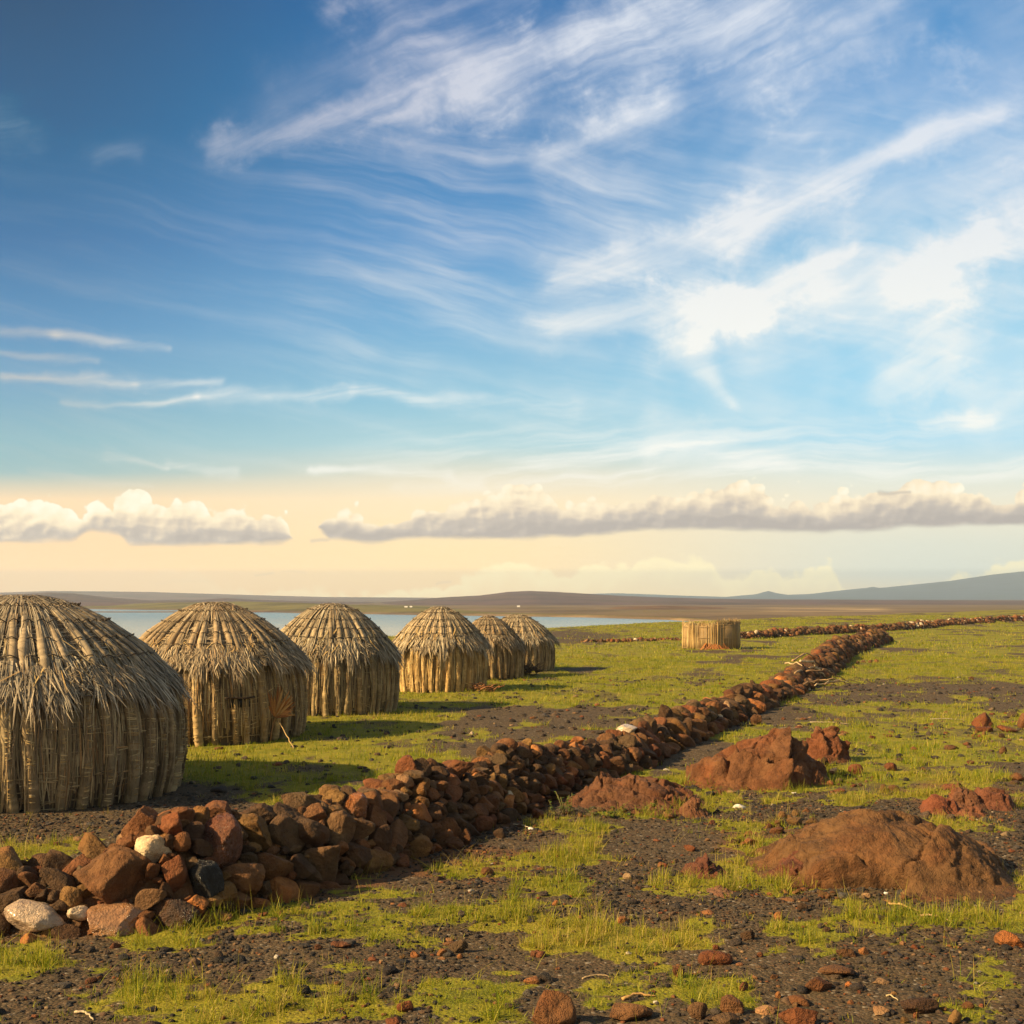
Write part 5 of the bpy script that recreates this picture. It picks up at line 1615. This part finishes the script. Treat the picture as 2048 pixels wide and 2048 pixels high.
# ------------------------------------------------------------------ single stones lying about: centre, foot row, width, height
LOOSE = [(1711, 1550, 32, 24, 'red'), (1781, 1544, 30, 18, 'red'), (1846, 1545, 13, 10, 'ochre'), (1767, 1588, 16, 22, 'rust'), (1788, 1588, 28, 18, 'rust'), (1677, 1588, 26, 8, 'red'), (1562, 1634, 24, 15, 'ochre'), (1592, 1631, 18, 15, 'ochre'), (1613, 1624, 18, 10, 'rust'),
         (1591, 1651, 34, 18, 'ochre'), (1558, 1654, 23, 18, 'rust'), (1538, 1658, 20, 16, 'rust'), (1554, 1669, 30, 14, 'red'), (1625, 1646, 28, 15, 'ochre'), (1498, 1693, 36, 18, 'orange'), (1498, 1672, 20, 10, 'red'), (1467, 1690, 20, 12, 'dark brown'), (1645, 1796, 22, 15, 'ochre'),
         (1558, 1843, 22, 18, 'orange'), (1605, 1822, 22, 18, 'dark brown'), (2022, 1896, 66, 34, 'orange'), (1728, 1912, 28, 16, 'orange'), (1693, 1918, 42, 20, 'rust'), (1830, 1903, 17, 9, 'red'), (1679, 1956, 88, 18, 'rust'), (1640, 1984, 62, 30, 'rust'), (1701, 1976, 24, 12, 'orange'),
         (1760, 1968, 42, 12, 'tan'), (1557, 1992, 16, 14, 'orange'), (1596, 2005, 56, 20, 'rust'), (1602, 2050, 92, 40, 'red'), (1838, 2030, 90, 28, 'dark brown'), (1910, 2048, 38, 30, 'ochre'), (1937, 2017, 32, 16, 'rust'), (1761, 2034, 38, 16, 'tan'), (1833, 2040, 16, 15, 'red'),
         (1809, 2050, 20, 14, 'ochre'), (1806, 1896, 16, 10, 'tan'), (1770, 1912, 18, 8, 'red'), (1078, 1634, 30, 24, 'red'), (1325, 1734, 22, 12, 'rust'), (1379, 1702, 30, 13, 'red'), (1246, 1846, 26, 18, 'orange'), (1159, 1839, 15, 10, 'ochre'), (1111, 1812, 15, 11, 'orange'), (1070, 1911, 20, 15, 'red'),
         (1495, 1882, 30, 26, 'dark brown'), (1433, 1900, 17, 12, 'red'), (1427, 1930, 78, 28, 'red'), (1356, 1958, 27, 23, 'red'), (1299, 1939, 26, 13, 'dark brown'), (1519, 1917, 15, 13, 'red'), (1488, 1980, 26, 20, 'red'), (1099, 2058, 112, 76, 'rust'), (1256, 2040, 104, 34, 'rust'), (1461, 2027, 58, 38, 'rust'),
         (1527, 2026, 48, 18, 'tan'), (1396, 2044, 42, 40, 'grey brown'), (1455, 2052, 64, 22, 'grey brown'), (1063, 1973, 38, 13, 'orange'), (1094, 1969, 34, 18, 'black'), (972, 1750, 34, 17, 'rust'), (916, 1901, 44, 29, 'grey brown'), (884, 1909, 24, 15, 'orange'), (830, 1917, 20, 15, 'orange'),
         (805, 1921, 15, 12, 'ochre'), (921, 1916, 15, 12, 'orange'), (682, 1902, 46, 13, 'red'), (637, 1907, 17, 12, 'red'), (809, 2033, 36, 24, 'red'), (1001, 1672, 30, 20, 'dark brown'), (910, 1696, 42, 28, 'rust'), (933, 1685, 32, 36, 'rust'), (1010, 1645, 26, 20, 'rust'), (156, 1681, 19, 12, 'tan'),
         (114, 1690, 12, 8, 'rust'), (1512, 1449, 26, 22, 'rust'), (1963, 1458, 44, 34, 'red'), (2050, 1460, 34, 36, 'rust'), (2014, 1468, 44, 13, 'red'), (1972, 1468, 42, 14, 'red'), (1943, 1360, 10, 8, 'rust'), (1829, 1499, 15, 9, 'red'), (1901, 1501, 36, 12, 'rust'), (1935, 1495, 20, 9, 'red'),
         (2004, 1510, 20, 18, 'rust'), (2034, 1567, 32, 18, 'rust'), (1745, 1478, 14, 8, 'red'), (1690, 1470, 20, 7, 'rust'), (1780, 1476, 16, 6, 'ochre'), (1940, 1530, 18, 8, 'red'), (1640, 1558, 14, 12, 'rust'), (1650, 1534, 18, 22, 'dark brown'), (1330, 1880, 14, 9, 'red'), (1275, 1778, 15, 9, 'rust'),
         (480, 1905, 14, 9, 'rust'), (400, 1925, 13, 8, 'tan'), (200, 1965, 15, 9, 'rust'), (560, 1935, 16, 8, 'dark brown'), (1655, 1865, 20, 14, 'dark brown'), (1548, 1960, 18, 10, 'rust'), (1960, 1790, 26, 12, 'tan'), (1880, 1783, 20, 13, 'red'), (1732, 1795, 22, 12, 'tan')]
LM = [('the big brown outcrop', 1780, 1700), ('the peaked red mound', 1530, 1530), ('the low red ledge', 1270, 1600), ('the red rock row', 1930, 1605), ('the largest grass tuft', 1800, 1845), ('the dark red split hump', 1415, 1740), ('the wall foot', 950, 1690), ('the long grass band', 1140, 1870),
      ('the near end of the wall', 130, 1880), ('the tall straw tuft', 1350, 1985), ('the boxy red stone', 1963, 1450), ('the big stone at the frame bottom', 1099, 2040), ('the thick tuft at the frame edge', 2000, 1975), ('the pebbly hollow', 860, 1910), ('the grass before the pile', 480, 1860)]
loose_rec = []
g = np.random.default_rng(44)
for i, (px, pb, w, h, colr) in enumerate(LOOSE):
    x, y = G(px, min(pb, 2047 + 40))
    a, c = w / 2 * y / F * .94, h / 2 * y / F * .94
    flat = c / a < .45
    c = max(c, a * .22)
    b = a * g.uniform(.6, .9)
    y += b * .6
    x = (px - 1024) / F * y
    k = int(g.integers(0, len(POOL)))
    z0 = float(gz_at(np.array(x), np.array(y)))
    v, f = stone_shape(3000 + i, 4 if w > 40 else 3, 8 + i % 6, (24, 40, 18)[i % 3], .08, .56)
    v = v @ np.array(rot_matrix(g)).T
    v = v / np.abs(v).max(axis=0) * np.array((a, b, c * 1.25)) * 1.05
    me = mesh('loose_stone', v, [f], M_ROCK)
    o = put_stone('loose_stone', me, (x, y, z0 + c * .55), (1, 1, 1), (g.normal(0, .06), g.normal(0, .08), g.normal(0, .3)), np.array(PAL[colr]) * g.uniform(.68, 1.02))
    d = [((px - q[1]) ** 2 + ((pb - q[2]) * 2.2) ** 2, q[0]) for q in LM]
    sz = 'large' if a > .13 else 'fist sized' if a < .06 else 'middling'
    sh = shade.get(colr, 'blackish')
    desc = f'{sz} {sh} {"flat slab" if flat else "loose stone"}'
    dm, nm = min(d)
    if nm in ('the big stone at the frame bottom',) and w > 100: nm = 'the tall straw tuft'; desc = 'biggest loose rust brown stone, tilted, cut by the frame'
    if nm == 'the boxy red stone' and (px, pb) == (1963, 1458): nm = 'the red rock row'; desc = 'boxy red stone standing upright beyond'
    loose_rec.append((dm, desc, 'near' if not desc.endswith('beyond') else '', nm, o))
def _short(q):
    return ' '.join(q.split())


name_all(loose_rec, 'stone', 'loose stones on the ground', 'nearest to it')

# ------------------------------------------------------------------ gravel
def scatter(n, y0, y1, seed, keep):
    g = np.random.default_rng(seed)
    y = np.sqrt(g.uniform(y0 ** 2, y1 ** 2, n)); x = g.uniform(-.46, .46, n) * y
    k = g.random(n) < keep(x, y)
    return x[k], y[k]


g = np.random.default_rng(6)
GC = np.array([(.045, .038, .031), (.065, .052, .040), (.032, .028, .025), (.10, .066, .040), (.17, .062, .026), (.21, .10, .04), (.25, .17, .09), (.075, .066, .058), (.46, .40, .31)])
GW = np.array([.25, .25, .17, .15, .055, .025, .02, .06, .004]); GW /= GW.sum()
vt = [stone_shape(6000 + k, 0, 7, 8, .15) for k in range(12)] + [stone_shape(6100 + k, 2, 7, 34, .10, .5) for k in range(6)]
grav = MB()
for n, y0, y1, s0, s1, sd in ((70000, 5.7, 14, .004, .020, 1), (2600, 5.7, 14, .018, .042, 2), (9000, 14, 34, .016, .055, 3), (420, 12, 26, .04, .085, 5)):
    x, y = scatter(n, y0, y1, 70 + sd, lambda x, y: (1 - .75 * grass_mask(x, y)) * (.25 + .75 * sstep(.35, .6, fbm(x * 1.1, y * 1.1, seed=81))))
    m = len(x)
    z = gz_at(x, y)
    rr = s0 + (s1 - s0) * g.random(m) ** 2.5
    ci = g.choice(len(GC), m, p=GW)
    an = g.uniform(0, 2 * np.pi, m)
    vi = g.integers(0, 12, m) if s1 < .04 else g.integers(12, 18, m)
    for t in np.unique(vi):
        w = np.where(vi == t)[0]
        v, f = vt[t]
        e = np.stack([rr[w] * g.uniform(.9, 1.4, len(w)), rr[w] * g.uniform(.7, 1.1, len(w)), rr[w] * g.uniform(.45, .85, len(w))], -1)
        q = v[None] * e[:, None, :]
        ca, sa = np.cos(an[w])[:, None], np.sin(an[w])[:, None]
        P = np.stack([q[..., 0] * ca - q[..., 1] * sa + x[w][:, None], q[..., 0] * sa + q[..., 1] * ca + y[w][:, None], q[..., 2] + (z[w] + rr[w] * .2)[:, None]], -1)
        nv = len(v)
        F_ = (f[None] + (np.arange(len(w)) * nv)[:, None, None]).reshape(-1, 3)
        grav.add(P.reshape(-1, 3), f3=F_, c=np.repeat(GC[ci[w]] * g.uniform(.8, 1.25, (len(w), 1)), nv, axis=0))
SPILL = [(1570, 1650, 70, 22, 26), (1600, 1780, 90, 16, 30), (1760, 1796, 160, 12, 40), (1960, 1792, 90, 14, 24), (1540, 1700, 30, 40, 16), (1480, 1580, 120, 8, 24), (1660, 1560, 40, 16, 14), (1260, 1626, 120, 8, 26), (1930, 1640, 90, 10, 20), (1700, 1560, 60, 16, 10),
         (900, 1715, 180, 24, 60), (1060, 1645, 60, 16, 24), (560, 1830, 160, 14, 26), (1240, 1570, 90, 10, 24), (1480, 1440, 40, 12, 14), (1700, 1330, 60, 8, 14), (1950, 1475, 80, 8, 18), (1600, 2010, 160, 30, 26), (1830, 2015, 120, 26, 18), (1480, 1680, 60, 20, 16)]
g = np.random.default_rng(66)
SC = np.array([PAL['rust'], PAL['dark brown'], PAL['red'], PAL['ochre'], PAL['grey brown']])
for cx, cy, rx, ry, n in SPILL:
    for k in range(n):
        x, y = G(cx + g.normal(0, rx * .55), max(1260, cy + g.normal(0, ry * .55)))
        if heap(x, y) > .25: continue
        r = (.006 + .022 * g.random() ** 2) * y / 9
        v, f = vt[int(g.integers(12, 18))]
        m = np.array(Euler((g.normal(0, .5), g.normal(0, .5), g.uniform(0, 6.28))).to_matrix())
        grav.add((v * np.array((1.2, 1, .75)) * r) @ m.T + np.array((x, y, float(gz_at(np.array(x), np.array(y))) + r * .3)), f3=f, c=SC[int(g.integers(0, 5))] * g.uniform(.7, 1.25))
tag(grav.build('gravel', M_ROCK_COL), kind='stuff')

# ------------------------------------------------------------------ grass
GP = np.array([(.112, .160, .006), (.200, .218, .007), (.285, .268, .010), (.33, .275, .022), (.38, .28, .07), (.08, .12, .006)])
grass = MB()


def blades(x, y, n_per, l0, l1, w, spread, wts, seed, up=.9, K=4):
    g = np.random.default_rng(seed)
    m = len(x)
    cnt = g.poisson(n_per, m)
    ci = np.repeat(np.arange(m), cnt); n = len(ci)
    size = g.uniform(.6, 1.25, m)[ci]
    hue = (g.normal(0, .16, m) + (fbm(x * .75, y * .75, seed=97, octv=3) - .5) * 1.6)[ci]
    bx = x[ci] + g.normal(0, spread, n) * size; by = y[ci] + g.normal(0, spread, n) * size
    bz = gz_at(bx, by)
    az_ = g.uniform(0, 2 * np.pi, n); tilt = np.abs(g.normal(.35, .38, n))
    ln = g.uniform(l0, l1, n) * size
    k = np.linspace(0, 1, K)[None, :]
    hor_ = (np.sin(tilt) * ln)[:, None] * (k * .7 + .55 * k ** 2); ver = (np.cos(np.clip(tilt, 0, 1.45)) * ln)[:, None] * (k - .22 * k ** 2 * np.clip(tilt, 0, 1.5)[:, None]) * up
    P = np.stack([bx[:, None] + np.cos(az_)[:, None] * hor_, by[:, None] + np.sin(az_)[:, None] * hor_, bz[:, None] - .006 + ver], -1)
    tw = az_ + np.pi / 2 + g.normal(0, .6, n)
    W = np.broadcast_to(np.stack([np.cos(tw), np.sin(tw), 0 * tw], -1)[:, None, :], P.shape)
    sh = np.array([.9, 1, .7, .08]) if K == 4 else np.array([1, .85, .1])
    v, f, q = strips(P, W, w * g.uniform(.7, 1.3, (n, 1)) * sh)
    pick = np.clip(np.searchsorted(np.cumsum(wts), np.clip(g.random(n) + hue * .6, 0, .999)), 0, len(GP) - 1)
    c = GP[pick] * g.uniform(.8, 1.25, (n, 1))
    c = np.repeat(c[:, None, :], q, axis=1)
    dry = np.linspace(0, 1, K).repeat(2)[None, :, None] * g.random((n, 1, 1)) * .5
    c = c * (1 - dry) + np.array((.27, .21, .05)) * dry
    grass.add(v, f4=f, c=c.reshape(-1, 3))


wt_ = [.25, .30, .22, .13, .10]
x, y = scatter(30000, 5.7, 15.5, 201, lambda x, y: np.clip(grass_mask(x, y) * 1.1, 0, 1) ** 1.5)
blades(x, y, 8, .02, .075, .0016, .022, wt_, 1)
x, y = scatter(3000, 5.7, 15, 202, lambda x, y: grass_mask(x, y) ** 1.6 * sstep(.4, .55, fbm(x * 1.9, y * 1.9, seed=87)))
blades(x, y, 40, .07, .19, .0018, .030, [.24, .28, .22, .12, .14], 2)
x, y = scatter(1100, 5.7, 13, 203, lambda x, y: .06 + grass_mask(x, y))
blades(x, y, 3.5, .18, .36, .0013, .04, [.0, .05, .15, .35, .45], 3, up=.62)
x, y = scatter(1500, 5.7, 15, 204, lambda x, y: sstep(.45, .6, fbm(x * 1.3, y * 1.3, seed=83)) * .5)
blades(x, y, 6, .015, .06, .0016, .03, [.1, .2, .25, .25, .2], 4)
x, y = scatter(52000, 15, 46, 205, lambda x, y: np.clip(grass_mask(x, y) * 1.05, 0, 1) ** 1.2)
blades(x, y, 5, .03, .09, .0040, .05, [.24, .32, .24, .12, .08], 5, K=3)
x, y = scatter(9000, 14.5, 46, 207, lambda x, y: grass_mask(x, y) * sstep(.42, .58, fbm(x * 1.2, y * 1.2, seed=91)))
blades(x, y, 16, .07, .17, .0042, .06, [.22, .28, .26, .14, .10], 7, K=3)
x, y = scatter(46000, 44, 150, 206, lambda x, y: np.clip(grass_mask(x, y), 0, 1) * (y < np.interp(x, EDGE_X, EDGE_Y) + 12))
blades(x, y, 4, .06, .16, .014, .12, [.22, .34, .26, .12, .06], 6, K=3)
tag(grass.build('grass', M_GRASS), kind='stuff')
